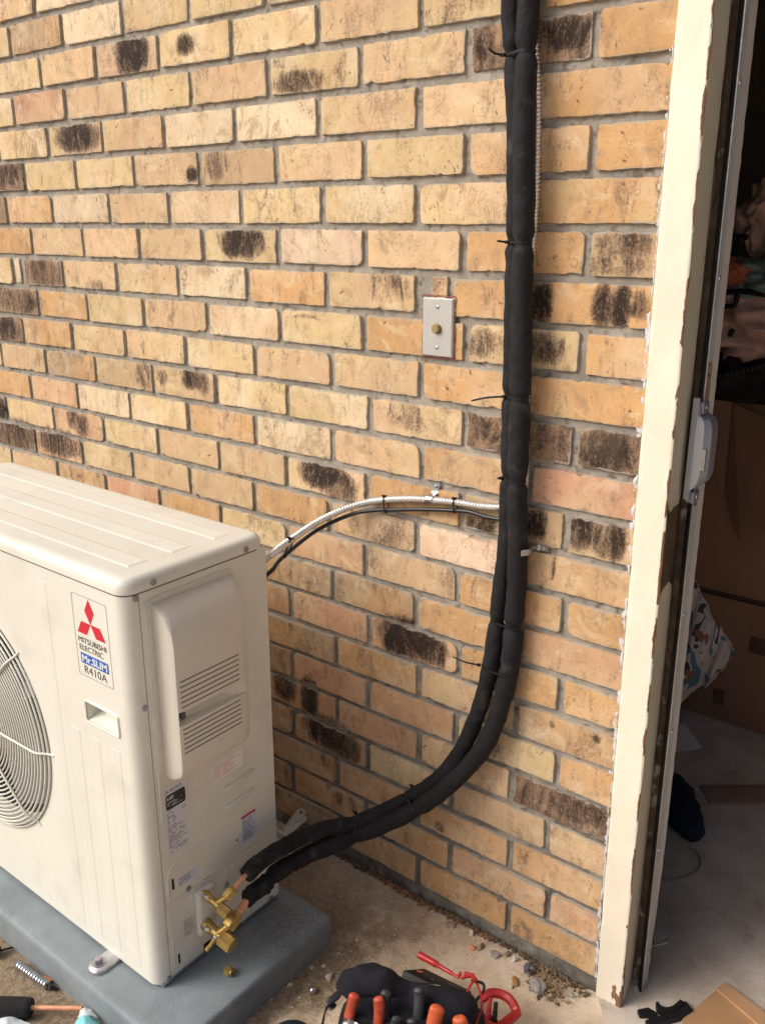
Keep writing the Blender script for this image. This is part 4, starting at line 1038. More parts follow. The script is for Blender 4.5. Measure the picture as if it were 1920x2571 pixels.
obj('metal_channel', join(leanprism(mb, mt, .012, 1.10), leanprism(mb, mt, 1.36, ZTOP)), M_chan, door, smooth=25)
obj('metal_channel_edge', join(leanprism([(.2798, .0590), (.2822, .0590), (.2822, .0606), (.2798, .0606)], [(.2618, .0680), (.2642, .0680), (.2642, .0696), (.2618, .0696)], .012, ZTOP)), M_galv, door, smooth=25)
M_pale = wear_mat('pale flaking primer', (.76, .715, .65), (.12, .08, .05), (.25, .20, .15), 40, .93)
def ragged(r_, z):
    q = .0035*noise.noise(Vector((9, 2, z*30)))+.002*noise.noise(Vector((9, 2, z*90)))
    k = .38+.62*smoothv(.02, .35, z)
    out = []
    for x, y in r_:
        if y > .100: y = .091+(y-.091)*k+q
        out.append((x, y))
    return out
obj('wood_stop', leanprism([(.2480, .0850), (.2695, .0850), (.2695, .112), (.2480, .112)], [(.2360, .0880), (.2515, .0880), (.2515, .125), (.2360, .125)], .006, 2.09), mat('old brown wood', (.13, .09, .055), .85, bump=.5, bscale=90, var=.5, vscale=30, spots=((.40, .36, .30), 26, .60, .06)), door, smooth=20)
pb = [(.2698, .0905), (.2795, .0905), (.2775, .118), (.2698, .118)]; pt = [(.2518, .093), (.2620, .093), (.2605, .136), (.2518, .136)]
o = obj('primed_strip', leanprism(pb, pt, .03, ZTOP, 0, 240, ragged), M_pale, door, smooth=30); addwear(o, [.03]*len(o.data.vertices))
obj('bare_wood_patch', box(.262, .2705, .070, .086, 1.26, 1.355), mat('bare pale wood', (.33, .24, .15), .8, var=.3, vscale=30, spots=((.03, .02, .015), 45, .6, .03)), door, smooth=0)
for z in (.10, .36, .635, .885, 1.50, 1.80):
    k = z/1.95
    obj('rivet', join(prism((.2808-.018*k, .075+.006*k, z), (.2828-.018*k, .075+.006*k, z), .0046, .0040, 16), prism((.2826-.018*k, .075+.006*k, z), (.2834-.018*k, .075+.006*k, z), .0022, .0018, 12)), M_galv, door)
# strike box
M_strike = mat('grey cast latch housing', (.27, .28, .31), .45, metal=.25, bump=.2, bscale=250, spots=((.5, .5, .52), 60, .68, .05))
M_strikef = mat('blue grey latch face', (.42, .45, .50), .42, metal=.3, bump=.12, bscale=250)
def hp(zs):
    rings_ = []
    for z, k in zs: rings_.append([(.255, .054, z), (.267, .050, z), (.267+.014*k, .054, z), (.267+.0235*k, .064, z), (.267+.0235*k, .094, z), (.255, .094, z)])
    return fixn(loft(rings_))
stk = obj('latch_strike', hp([(1.136, .02), (1.140, .45), (1.150, .80), (1.165, 1), (1.235, 1), (1.252, .92), (1.262, .7), (1.267, .35), (1.270, .02)]), M_strike, door, smooth=30)
obj('face_plate', fixn(loft([[(.2560, .0515, z), (.2670, .0480, z), (.267+.0135*k, .0520, z), (.267+.0135*k, .0535, z), (.2560, .0535, z)] for z, k in ((1.116, .0), (1.134, .05), (1.140, .45), (1.152, .85), (1.165, 1), (1.235, 1), (1.252, .92), (1.262, .7), (1.268, .3), (1.30, .0))])), M_strikef, stk, smooth=30)
obj('latch_plate', box(.2795, .2865, .0520, .0590, 1.172, 1.212, .0008, 1, M=None), M_galv, stk, smooth=20)
for z in (1.119, 1.281):
    obj('mounting_lug', box(.258, .2735, .058, .086, z-.011, z+.011, .003), M_strike, stk); obj('screw', prism((.2730, .072, z), (.2752, .072, z), .0045, .0040, 14), M_galv, stk)
# white caulk along the brick edge
M_caulk = mat('white caulk', (.62, .63, .66), .7, bump=.3, bscale=200)
r_ = random.Random(8); P = []; Rr = []
for j in range(560):
    z = .02+2.06*j/559; x = lerp2((.2015, 0), (.1835, 0), z)[0]
    n1 = noise.noise(Vector((4, 4, z*16))); n2 = noise.noise(Vector((7, 1, z*70)))
    n3 = noise.noise(Vector((2, 8, z*38))); P.append((x-.0030-.006*max(0, n3)+.0022*n1, .0016-.0014*abs(n1), z)); Rr.append(min(.0042, max(.0001, .0016+.0034*n1+.0026*n3+.0030*n2))*(.6 if z > 1.5 else 1.))
obj('caulk_bead', tube(P, Rr, 7), M_caulk, door, smooth=80)
r_ = random.Random(12); parts = []
for i in range(150):
    z = r_.uniform(.03, 2.0); x = lerp2((.2015, 0), (.1835, 0), z)[0]-r_.uniform(.002, .0075); s = r_.uniform(.0015, .0042)*(.6 if z > 1.45 else 1)
    parts.append(blob((x, .0008, z), (s, .0012, s*r_.uniform(1., 2.6)), 0, 1, .6)); v_, f_ = parts.pop(); q_ = r_.random()*9
    parts.append(([(p[0]+.0012*noise.noise(Vector(p)*300+Vector((q_, 0, 0))), p[1], p[2]+.002*noise.noise(Vector(p)*200+Vector((0, q_, 0)))) for p in v_], f_))
obj('caulk_smears', join(*parts), M_caulk, door, smooth=60)
obj('frame_gap', box(.192, .2045, .0075, .0110, .01, 2.08), mat('grey sealant', (.24, .26, .25), .8), door, smooth=0)
# ================================================================ SMALL THINGS ON THE GROUND
M_stonew = mat('pale stone', (.62, .56, .47), .9, bump=.6, bscale=90, var=.2, vscale=60)
M_stoneg = mat('grey stone', (.34, .31, .29), .9, bump=.6, bscale=90, var=.3, vscale=60)
M_clay = mat('orange clay chip', (.70, .30, .15), .9, bump=.5, bscale=120, var=.2, vscale=60)
M_stoneb = mat('brown stone', (.30, .21, .14), .8, bump=.6, bscale=90, var=.3, vscale=60)
M_dirt = mat('dirt and leaf litter', (.14, .095, .055), .95, bump=.9, bscale=120, var=.5, vscale=70)
M_root = mat('dry roots', (.42, .30, .18), .9, var=.3, vscale=50)
def stone(c, s, m, seed, label, cat='stone', rough=.38, n=1, name='stone'):
    o = obj(name, blob((c[0], c[1], max(.0, s[2]*.55)), s, seed, n, rough), m, loc=(c[0], c[1], 0), smooth=28)
    return tag(o, label, cat, 'loose stones and chips on the ground')
stone((-.278, -.328), (.0125, .0095, .008), M_stonew, 3, 'large pale stone lying on the ground between the grey pad and the tool bag')
stone((-.300, -.204), (.0055, .0045, .003), M_stonew, 5, 'small round pale stone right of the back corner of the grey pad')
stone((-.308, -.310), (.0060, .0040, .003), M_stonew, 6, 'small pale chip between the large pale stone and the pad side')
stone((-.325, -.330), (.0050, .0045, .003), M_stonew, 7, 'pale chip left of the large pale stone by the pad')
stone((-.330, -.395), (.0075, .0055, .006), M_stonew, 8, 'pale round stone lying left of the steel ball near the pad')
stone((-.255, -.283), (.0035, .003, .002), M_stonew, 9, 'tiny white chip above the tool bag left corner')
stone((-.075, -.060), (.0095, .0060, .005), M_clay, 11, 'orange clay chip on the ground near the wall base')
stone((-.061, -.046), (.0130, .0070, .006), M_stoneb, 12, 'brown flat stone touching the orange chip')
stone((-.024, -.046), (.0140, .0100, .008), M_stoneg, 13, 'grey flat stone right of the orange chip at the wall base')
stone((-.002, -.026), (.0100, .0060, .007), M_stoneb, 14, 'brown crumb of masonry against the wall behind the grey flat stone')
stone((.018, -.031), (.0080, .0065, .008), M_stonew, 15, 'cream cube shaped stone at the wall base left of the dark glassy chunk')
stone((-.100, -.022), (.0100, .0060, .008), M_stonew, 16, 'white crumbly stone wedged at the wall base above the orange chip')
stone((-.152, -.032), (.0130, .0100, .006), mat('tan disc', (.33, .25, .17), .85, var=.3, vscale=60, bump=.4), 17, 'round tan disc lying half in the gap at the wall base')
stone((.051, -.083), (.0150, .0065, .006), mat('brown seed', (.36, .17, .05), .6, var=.25, vscale=50), 18, 'smooth brown almond shaped seed left of the rough grey stone', 'seed', .04, 3, 'seed')
stone((.050, -.100), (.0060, .0045, .004), M_stonew, 19, 'white chip just below the brown almond shaped seed')
stone((.096, -.068), (.0190, .0160, .013), M_stoneg, 20, 'rough grey stone beside the dried roots at the wall base', rough=.3, n=3)
stone((.160, -.040), (.0120, .0070, .006), M_stoneg, 22, 'grey crumb of mortar right of the dried roots')
stone((.176, -.033), (.0045, .0040, .004), M_stonew, 23, 'small white pebble near the foot of the cream post')
stone((.168, -.062), (.0055, .0045, .003), M_stoneb, 24, 'dark red brown chip in front of the cream post foot')
stone((.268, .062), (.0100, .0085, .007), M_stonew, 25, 'pale yellow crumb at the inner foot of the door post')
stone((.350, .100), (.0060, .0100, .003), M_labw, 26, 'white flake on the grey floor inside the doorway above the black hook')
gl = obj('glassy_chunk', fixn(blob((.060, -.042, .013), (.0125, .0125, .015), 31, 1, .12)), mat('dark slag', (.10, .10, .14), .25, bump=.3, spots=((.45, .45, .5), 55, .5, .1)), loc=(.06, -.042, 0), smooth=20)
tag(gl, 'shiny dark grey and purple chunk at the wall base above the rough grey stone', 'stone')
ball = obj('steel_ball', sphere((-.279, -.379, .0075), .0078, seg=28, rings=16), M_galv, loc=(-.279, -.379, 0), smooth=80)
tag(ball, 'shiny round steel cap lying between the grey pad and the tool bag', 'ball')
# gravel: many tiny grains
def grains(n, reg, s0, s1, seed, dens=None, z0=0.):
    r_ = random.Random(seed); V = []; Fc = []; c = 0
    while c < n:
        x = r_.uniform(reg[0], reg[1]); y = r_.uniform(reg[2], reg[3])
        if dens and r_.random() > dens(x, y): continue
        c += 1; s = r_.uniform(s0, s1)**1; a = r_.uniform(0, 6.28)
        P = [(1, 0, 0), (0, 1, 0), (-1, 0, 0), (0, -1, 0), (0, 0, 1), (0, 0, -1)]
        k = len(V)
        for p in P:
            q = (p[0]*s*r_.uniform(.6, 1.3), p[1]*s*r_.uniform(.6, 1.2), p[2]*s*.7*r_.uniform(.6, 1.2))
            V.append((x+q[0]*math.cos(a)-q[1]*math.sin(a), y+q[0]*math.sin(a)+q[1]*math.cos(a), z0+max(0, s*.35)+q[2]))
        for f in ((0, 1, 4), (1, 2, 4), (2, 3, 4), (3, 0, 4), (1, 0, 5), (2, 1, 5), (3, 2, 5), (0, 3, 5)): Fc.append(tuple(k+i for i in f))
    return V, Fc
def dn(x, y): return smoothv(.02, -.22, x+.12*noise.noise(Vector((x*8, y*8, 0))))*.95+.05
for nm, m, sd, n in (('pale_gravel', M_stonew, 1, 900), ('brown_gravel', M_stoneb, 2, 1300), ('tan_gravel', mat('tan grain', (.50, .38, .25), .9), 3, 1500)):
    o = obj(nm, grains(n, (-.48, .12, -.62, -.01), .0004, .0016, sd, dn), m, smooth=0); tag(o, 'fine %s scattered on the ground beside the pad' % nm.replace('_', ' '), None, kind='stuff')
o = obj('left_gravel', grains(1600, (-1.3, -.60, -1.1, -.705), .0005, .0017, 9), M_stonew, smooth=0); tag(o, 'fine pale gravel on the ground in front of the pad', None, kind='stuff')
o = obj('white_grit', join(grains(170, (-.46, .16, -.60, -.02), .0012, .0036, 31, dn), grains(60, (-.1, .19, -.20, -.01), .001, .003, 32)), M_stonew, smooth=0); tag(o, 'loose white grit on the ground around the pad and bag', None, kind='stuff')
o = obj('pad_grit', join(grains(420, (-.465, -.352, -.44, -.258), .0004, .0016, 33, None, .0766), grains(50, (-.60, -.36, -.70, -.45), .0004, .0012, 34, None, .0766)), M_stonew, smooth=0); tag(o, 'pale grit and dust on top of the grey pad', None, kind='stuff')
# litter in the gap along the wall
r_ = random.Random(3); V = []; Fc = []
parts = []
for i in range(420):
    x = r_.uniform(-.62, .19); y = -.004-abs(r_.gauss(0, .0035))-(.012*smoothv(.0, .12, x)*r_.random()); s = r_.uniform(.002, .0065)
    parts.append(blob((x, y, r_.uniform(.0, .007)), (s*1.5, s*.8, s*.7), i, 1, .5))
o = obj('wall_base_litter', join(*parts), M_dirt, smooth=30); tag(o, 'dark dirt and crumbled litter packed in the gap along the wall base', None, kind='stuff')
parts = []
for i in range(60):
    x = r_.uniform(-.42, -.02); s = r_.uniform(.003, .008)
    parts.append(blob((x, -.008-abs(r_.gauss(0, .003)), .004), (s*2.2, s*.7, s*.5), i+9, 1, .5))
o = obj('bark_litter', join(*parts), mat('rusty bark', (.26, .12, .055), .9, var=.4, vscale=60, bump=.6), smooth=30); tag(o, 'rust coloured bark flakes in the gap along the wall base', None, kind='stuff')
# dried roots
parts = []
r_ = random.Random(21)
for i in range(120):
    c = Vector((r_.gauss(.118, .020), r_.gauss(-.047, .016), .004)); a = r_.uniform(0, 6.28); P = [c]
    d = Vector((math.cos(a), math.sin(a), r_.uniform(-.1, .7)))
    for k in range(6):
        d = (d+Vector((r_.gauss(0, .45), r_.gauss(0, .45), r_.gauss(-.12, .3)))).normalized(); q = P[-1]+d*r_.uniform(.004, .009); q.z = min(.026, max(.001, q.z)); q.y = min(q.y, -.003); P.append(q)
    parts.append(tube(catmull(P, 2), r_.uniform(.0003, .0008), 4))
o = obj('dried_roots', join(*parts), M_root, smooth=60); tag(o, 'tangle of dry brown roots against the wall foot beside the cream post', None, kind='stuff')
parts = []
for i in range(160):
    c = (r_.gauss(.115, .026), min(-.002, r_.gauss(-.045, .020)), .001); s = r_.uniform(.0015, .0055); parts.append(blob(c, (s*1.3, s, s*.6), i+50, 1, .5))
o = obj('root_soil', join(*parts), M_dirt, smooth=30); tag(o, 'dark soil crumbs under the dry roots', None, kind='stuff')
# brass flare cap on the pad
nutp = Vector((-.396, -.508, .0765)); fn = thing('brass_cap', nutp, 'small brass cap lying loose on the grey pad below the valves', 'cap')
obj('hex_body', join(prism(nutp+Vector((-.009, .0, .0095)), nutp+Vector((.004, .002, .0095)), .0105, .0105, 6, .3, .0012)), M_brass, fn, smooth=30)
obj('rim', prism(nutp+Vector((.004, .002, .0095)), nutp+Vector((.008, .0026, .0095)), .0082, .0078, 20, bev=.0008), M_brass, fn, smooth=30)
# offcut of conduit, orange piece, copper stub, wrapper
cut = thing('conduit_offcut', (-.79, -.729, 0), 'short silver corrugated conduit offcut on the ground in front of the grey pad', 'conduit offcut')
obj('metal_hose', corrug([(-.842, -.7345, .0095), (-.79, -.731, .0095), (-.738, -.7265, .0095)], .0085, .0085, .0016, 18), M_galv, cut, smooth=80)
obj('wire_end', join(*[tube(catmull([(-.738, -.7265, .010), (-.728+i*.002, -.722-i*.003, .012-i*.002), (-.716, -.7165+i*.002, .004)], 4), .0018, 6) for i in range(3)]), M_black, cut)
tag(obj('orange_scrap', box(-.012, .012, -.0045, .0045, .0, .004, .001, M=Matrix.Translation((-.757, -.7155, .004)) @ Matrix.Rotation(rad(10), 4, 'Z') @ Matrix.Rotation(rad(-18), 4, 'X')), mat('orange plastic', (.75, .26, .07), .5), loc=(-.757, -.716, 0)), 'small orange scrap leaning between the conduit offcut and the pad', 'scrap')
stub = thing('insulated_pipe_offcut', (-.72, -.80, 0), 'short copper pipe offcut with black foam sleeve on the ground at the lower left', 'pipe offcut')
d_ = (Vector((-.617, -.722, .020))-Vector((-.704, -.788, .020))).normalized(); c0 = Vector((-.704, -.788, .0215))
obj('insulation_sleeve', tube([c0-d_*.22, c0-d_*.12, c0-d_*.06, c0-d_*.012, c0, c0-d_*.001], [.0200, .0200, .0205, .0205, .0195, .012], 22, rough=.0012), M_foam, stub, smooth=60)
obj('sleeve_lip', tube([c0-d_*.003+d_.orthogonal().normalized()*0, c0+d_*.004], [.0203, .0180], 22, rough=.002), M_foam, stub, smooth=40)
obj('copper_pipe', tube([c0-d_*.03, c0+d_*.02, c0+d_*.111], .0052, 18), M_copper, stub)
obj('pipe_mouth', prism(c0+d_*.1095, c0+d_*.1115, .0040, .0040, 18), M_inside, stub)
blk2 = thing('black_tool', (-.93, -.75, 0), 'round black tool end with thin rod at the left edge in front of the pad', 'tool')
obj('knob', prism((-.955, -.775, .018), (-.905, -.742, .014), .014, .013, 20, bev=.003), M_foam, blk2); obj('rod', tube([(-.91, -.742, .012), (-.902, -.711, .004)], .0022, 8), M_black, blk2)
# plastic wrapper with aqua print
M_wrap = mat('aqua plastic wrapper', (.22, .62, .66), .25, bump=.4, bscale=60, var=.15, vscale=20); M_clear = mat('clear plastic film', (.62, .68, .70), .2, bump=.5, bscale=50)
def crumple(poly0, nx, ny, z, amp, seed):
    (ax, ay), (bx, by), (cx, cy), (dx_, dy2) = poly0; V = []; Fc = []
    for j in range(ny+1):
        for i in range(nx+1):
            u, v = i/nx, j/ny
            x = (ax*(1-u)+bx*u)*(1-v)+(dx_*(1-u)+cx*u)*v; y = (ay*(1-u)+by*u)*(1-v)+(dy2*(1-u)+cy*u)*v
            V.append((x, y, max(.001, z+amp*noise.noise(Vector((x*30, y*30, seed)))+amp*.4*noise.noise(Vector((x*90, y*90, seed)))+amp*.8*math.sin(u*math.pi))))
    for j in range(ny):
        for i in range(nx): s = j*(nx+1)+i; Fc.append((s, s+1, s+nx+2, s+nx+1))
    return V, Fc
wr = thing('plastic_wrapper', (-.56, -.78, 0), 'aqua and clear plastic wrapper at the lower edge below the grey pad', 'wrapper')
obj('printed_film', crumple([(-.600, -.742), (-.567, -.715), (-.44, -.80), (-.52, -.90)], 24, 24, .022, .012, 1), M_wrap, wr, smooth=60)
obj('clear_edge', crumple([(-.613, -.728), (-.598, -.711), (-.566, -.716), (-.598, -.744)], 10, 10, .024, .008, 2), M_clear, wr, smooth=60)
w2 = obj('clear_film', crumple([(-.80, -.86), (-.672, -.798), (-.600, -.86), (-.70, -.96)], 24, 24, .006, .010, 4), M_clear, loc=(-.70, -.87, 0), smooth=60)
tag(w2, 'crumpled clear plastic film at the bottom left edge', 'plastic film')
# white bracket behind the unit
M_wp = mat('white plastic', (.60, .57, .52), .5)
br = thing('plastic_bracket', (-.62, -.13, 0), 'off-white plastic bracket with mounting tab leaning behind the unit', 'bracket')
def thick(P, t):
    P = [Vector(p) for p in P]; n = (P[1]-P[0]).cross(P[2]-P[0]).normalized()*t
    return fixn(loft([P, [p+n for p in P]]))
obj('flange', thick([(-.662, -.068, .062), (-.625, -.055, .124), (-.614, -.055, .134), (-.608, -.055, .1345), (-.598, -.055, .129), (-.600, -.058, .122), (-.590, -.060, .118), (-.591, -.062, .110), (-.640, -.085, .050)], .004), M_wp, br, smooth=0)
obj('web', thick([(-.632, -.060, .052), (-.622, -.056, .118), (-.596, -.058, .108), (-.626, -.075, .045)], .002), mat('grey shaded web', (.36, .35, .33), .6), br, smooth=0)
obj('rail', join(box(-.72, -.605, -.100, -.090, .012, .070, .002), box(-.72, -.605, -.150, -.100, .012, .052, .002), box(-.72, -.610, -.089, -.086, .030, .050, .001)), M_wp, br, smooth=20)
obj('screw', prism((-.608, -.0565, .127), (-.608, -.061, .127), .0028, .0026, 10), M_inside, br)

# ================================================================ TOOL BAG AND TOOLS
M_bag = mat('black ballistic fabric', (.012, .012, .018), .85, bump=1.0, bscale=420, var=.5, vscale=30, spec=.3, spots=((.030, .030, .034), 25, .62, .2))
M_seam = mat('dull yellow stitching', (.16, .14, .05), .8); M_or = mat('worn orange rubber', (.42, .060, .025), .45, bump=.2, bscale=120, var=.25, vscale=30, spots=((.25, .04, .02), 45, .6, .1))
M_or2 = mat('bright orange rubber', (.55, .10, .03), .45, bump=.2, bscale=120, var=.2, vscale=30, spots=((.35, .07, .03), 45, .6, .1))
M_gr = mat('worn black rubber grip', (.030, .034, .038), .5, bump=.3, bscale=150, var=.4, vscale=30, spots=((.10, .11, .12), 60, .66, .08))
M_redp = mat('red plastic', (.48, .025, .025), .35, bump=.1, bscale=100, var=.1, vscale=20)
bu = Vector((.875, .484, 0)); bv = Vector((.484, -.875, 0)); bo_ = Vector((-.030, -.372, 0))
def B(u, v, z): return bo_+bu*u+bv*v+Vector((0, 0, z))
bag = thing('tool_bag', (-.01, -.42, 0), 'black fabric tool bag full of pliers at the bottom centre of the picture', 'tool bag')
def soft(levels, seed, n=40, amp=.006):
    rings_ = []
    for z, u0, u1, v0, v1 in levels:
        r = min(.035, (v1-v0)*.3); pts = rrect(u0, u1, v0, v1, r, 9)
        rings_.append([B(u, v, z)+bv*amp*noise.noise(Vector((u*14, v*14, z*14+seed)))+bu*amp*noise.noise(Vector((u*14+5, v*14, z*14+seed))) for u, v in pts])
    return fixn(loft(rings_))
obj('bag_body', soft([(.002, -.125, .135, .005, .21), (.03, -.135, .145, -.005, .22), (.08, -.132, .142, -.002, .215), (.12, -.128, .132, .004, .20), (.145, -.120, .125, .012, .18), (.150, -.105, .11, .03, .15)], 1), M_bag, bag, smooth=60)
def roll(P, R, seed): return tube(catmull(P, 6), [r for r in np.interp(np.linspace(0, len(P)-1, 6*(len(P)-1)+1), range(len(P)), R)], 20, rough=.004)
obj('back_roll', roll([B(-.120, .022, .150), B(-.108, .010, .165), B(-.080, .004, .172), B(-.050, .004, .172), B(-.028, .004, .160), B(.000, .002, .152), B(.025, .003, .152), B(.050, .005, .152), B(.080, .008, .150), B(.110, .012, .142), B(.122, .018, .128)],
     [.022, .030, .032, .031, .027, .024, .024, .027, .030, .029, .020], 2), M_bag, bag, smooth=60)
obj('front_flap', soft([(.060, -.118, .120, .028, .06), (.10, -.118, .118, .022, .050), (.145, -.115, .112, .016, .045), (.166, -.108, .100, .010, .034)], 3), M_bag, bag, smooth=60)
for u0, u1 in ((-.112, -.060), (-.05, -.002), (.012, .052), (.062, .108)):
    obj('pocket', soft([(.040, u0, u1, .055, .115), (.09, u0-.002, u1+.002, .052, .120), (.118, u0, u1, .056, .112), (.117, u0+.006, u1-.006, .062, .106)], u0*90), M_bag, bag, smooth=60)
for P in ([B(-.118, .036, .168), B(-.114, .030, .178), B(-.090, .022, .187)], [B(-.106, -.002, .196), B(-.094, -.006, .199), B(-.082, -.008, .200)], [B(.040, -.004, .176), B(.052, -.004, .177), B(.062, -.003, .178)]):
    obj('stitching', tube(P, .0012, 5), M_seam, bag)
for u in (-.086, -.020, .034, .086):
    obj("pocket_binding", tube([B(u-.022, .112, .117), B(u-.012, .122, .118), B(u+.012, .122, .118), B(u+.022, .112, .117)], .0018, 6), M_cable, bag)
for i in range(9):
    u = -.118+i*.029; obj('webbing_loop', box(-.004, .004, -.0035, .0035, -.011, .011, .0012, M=Matrix.Translation(B(u, .012+.003*(i % 2), .150)) @ Matrix.Rotation(rad(29), 4, 'Z')), M_cable, bag)
obj('side_strap', strap_band(catmull([B(-.128, .02, .150), B(-.150, .03, .135), B(-.158, .05, .11), B(-.155, .08, .09)], 4), tuple(bv), .012, .003), M_bag, bag, smooth=40)
obj('strap_buckle', fixn(box(-.012, .012, -.008, .008, -.002, .003, .001, M=Matrix.Translation(B(-.150, .028, .130)) @ Matrix.Rotation(rad(25), 4, 'Y'))), M_galv, bag, smooth=20)
obj('side_flap', thick([B(.118, -.012, .13), B(.146, -.018, .118), B(.152, .006, .110), B(.140, .05, .09), B(.120, .045, .115)], .004), mat('olive webbing', (.035, .038, .028), .8), bag, smooth=0)
def pliers(label, pa, pb, ra, m, pivot, fat=1., gr='pliers with handles up in the tool bag'):
    """two curved grips that meet at a steel head pushed down into a pocket"""
    pv = Vector(pivot); t = thing('pliers', pv, label, 'pliers', gr)
    for p, s in ((Vector(pa), -1), (Vector(pb), 1)):
        q = bu*s*.016; mid = pv.lerp(p, .55)+q
        P = catmull([pv+bu*s*.006, pv.lerp(p, .3)+q*.9, mid, p-Vector((0, 0, .014))+q*.2, p], 6)
        R = [ra*k for k in np.interp(np.linspace(0, 1, len(P)), [0, .15, .6, .86, .95, 1], [.45, .95, 1.1, 1.12, .92, .45])]
        tv, tf = tube(P, R, 16, rough=.0012)
        tv = [tuple(P[i//16]+(Vector(v)-P[i//16])-bv*((Vector(v)-P[i//16]).dot(bv))*.28+bu*((Vector(v)-P[i//16]).dot(bu))*.12) for i, v in enumerate(tv)]
        hd = obj('handle', (tv, tf), m, t, smooth=70)
        obj('grip_edge', tube([q2+bu*s*ra*.55-bv*ra*.45 for q2 in P[6:-4]], ra*.16, 6), M_gr, hd)
    obj('jaws', join(prism(pv+Vector((0, 0, .004)), pv+bv*.006-Vector((0, 0, .035)), .012, .006, 10, bev=.002)), M_gr, t)
    return t
pliers('pliers with two long worn red orange grips, leftmost in the tool bag', B(-.094, .062, .196), B(-.050, .062, .196), .0088, M_or, B(-.078, .090, .085))
pliers('tall pliers with worn black grips at the centre of the tool bag', B(-.034, .048, .198), B(.022, .034, .200), .0088, M_gr, B(-.006, .080, .080))
pliers('short pliers with grey black grips in front of the tall black pair', B(-.010, .078, .172), B(.016, .076, .170), .0085, M_gr, B(.002, .105, .08))
pliers('pliers with two thick bright orange grips, right of the black pliers', B(.064, .066, .196), B(.104, .078, .192), .0115, M_or2, B(.082, .10, .085))
ch = thing('ratchet', B(-.098, .085, .15), 'chrome ratchet head at the left front of the tool bag', 'ratchet')
obj('head', join(sphere(B(-.100, .090, .152), .014, (1, 1, .8), 20, 12), prism(B(-.088, .092, .156), B(-.080, .094, .157), .007, .006, 4, bev=.001)), M_galv, ch, smooth=50)
obj('shaft', tube([B(-.102, .095, .150), B(-.112, .13, .110)], [.010, .009], 12), M_galv, ch)
# multimeter with red probe
mt_ = thing('multimeter', (-.04, -.255, .09), 'black rectangular meter standing behind the tool bag with red test lead on it', 'multimeter')
MM = Matrix.Translation((-.038, -.266, .075)) @ Matrix.Rotation(rad(6), 4, 'Z') @ Matrix.Rotation(rad(-38), 4, 'X')
def bm_(x0, x1, y0, y1, z0, z1, b=0.): return box(x0, x1, y0, y1, z0, z1, b, 2, M=MM)
obj('case', bm_(-.058, .062, -.055, .055, -.016, .016, .006), M_black, mt_, smooth=40)
def flat(name, cx, cy, w_, h_, m, z=.0165):
    V = [tuple(MM @ Vector(p)) for p in ((cx-w_, cy-h_, z), (cx+w_, cy-h_, z), (cx+w_, cy+h_, z), (cx-w_, cy+h_, z))]
    return obj(name, (V, [(0, 1, 2, 3)]), m, mt_, smooth=0)
M_jack = mat('orange ring', (.45, .09, .03), .5)
obj('jack', tube([MM @ Vector((-.040+.006*math.cos(q), -.002+.006*math.sin(q), .0168)) for q in [math.pi*2*i/16 for i in range(16)]], .0015, 6, closed=True), M_jack, mt_)
for cx, cy, a in ((-.028, .002, .0018), (-.026, -.007, .0018), (-.004, -.018, .0035), (.022, .018, .003), (.030, .018, .003), (.038, .016, .0025)): flat('marking', cx, cy, a*.9, a*.45, M_white)
ld = thing('test_lead', (.0, -.25, .1), 'red test lead and probe lying along the back edge of the black meter', 'test lead')
obj('probe', tube(catmull([(-.089, -.254, .122), (-.060, -.252, .121), (-.035, -.251, .120), (-.010, -.251, .120), (.010, -.252, .120)], 4), [.0075]*3+[.0072]*4+[.0045]*6+[.0030]*4, 12), M_redp, ld)
obj('lead_cord', join(tube(catmull([(.008, -.252, .120), (.006, -.240, .123), (.016, -.250, .121), (.027, -.234, .122), (.045, -.240, .128), (.048, -.262, .140), (.056, -.292, .143), (.062, -.310, .120)], 6), .0024, 8),
     tube(catmull([(.030, -.236, .124), (.046, -.246, .130), (.066, -.262, .131), (.084, -.282, .130), (.093, -.303, .126), (.092, -.335, .10)], 6), .0024, 8)), M_redp, ld)
obj('plug', prism((.014, -.238, .121), (.034, -.230, .122), .0055, .0050, 12, bev=.001), M_redp, ld)
tag(obj('black_lead_cord', tube(catmull([(.030, -.235, .112), (.055, -.232, .118), (.070, -.255, .125), (.070, -.290, .120), (.078, -.325, .09)], 6), .0030, 8), M_cable, loc=(.06, -.27, .1)), 'black test lead cord curling beside the red one behind the tool bag', 'test lead')
# red jaw
jw = thing('clamp_meter', (.10, -.22, 0), 'angular red clamp meter jaw at the right side of the tool bag', 'clamp meter')
P = [(.048, -.222, .062), (.056, -.205, .070), (.070, -.194, .071), (.090, -.190, .070), (.108, -.196, .069), (.124, -.208, .067), (.121, -.226, .066), (.116, -.248, .066), (.108, -.270, .066)]
obj('jaw', tube(catmull(P[:6], 3)+[Vector(p) for p in P[6:]], [.0075, .009]+[.0098]*16+[.0100], 7), M_redp, jw, smooth=30)
obj('clamp_body', box(.065, .125, -.345, -.262, .045, .080, .010, 3), M_redp, jw)
for nm, P, m, lab in (('red_probe', [(.070, -.222, .080), (.076, -.238, .078), (.082, -.250, .074), (.087, -.262, .068)], M_redp, 'red probe standing inside the red clamp jaw'), ('black_probe', [(.082, -.222, .078), (.088, -.234, .072), (.094, -.246, .066), (.096, -.256, .062)], M_black, 'black probe standing inside the clamp jaw right of the red probe')):
    t = thing('test_probe', P[0], lab, 'test probe'); obj('grip', tube(catmull(P, 4), [.0042]*5+[.0050]*4+[.0085]*2+[.0060]*2, 12), m, t)
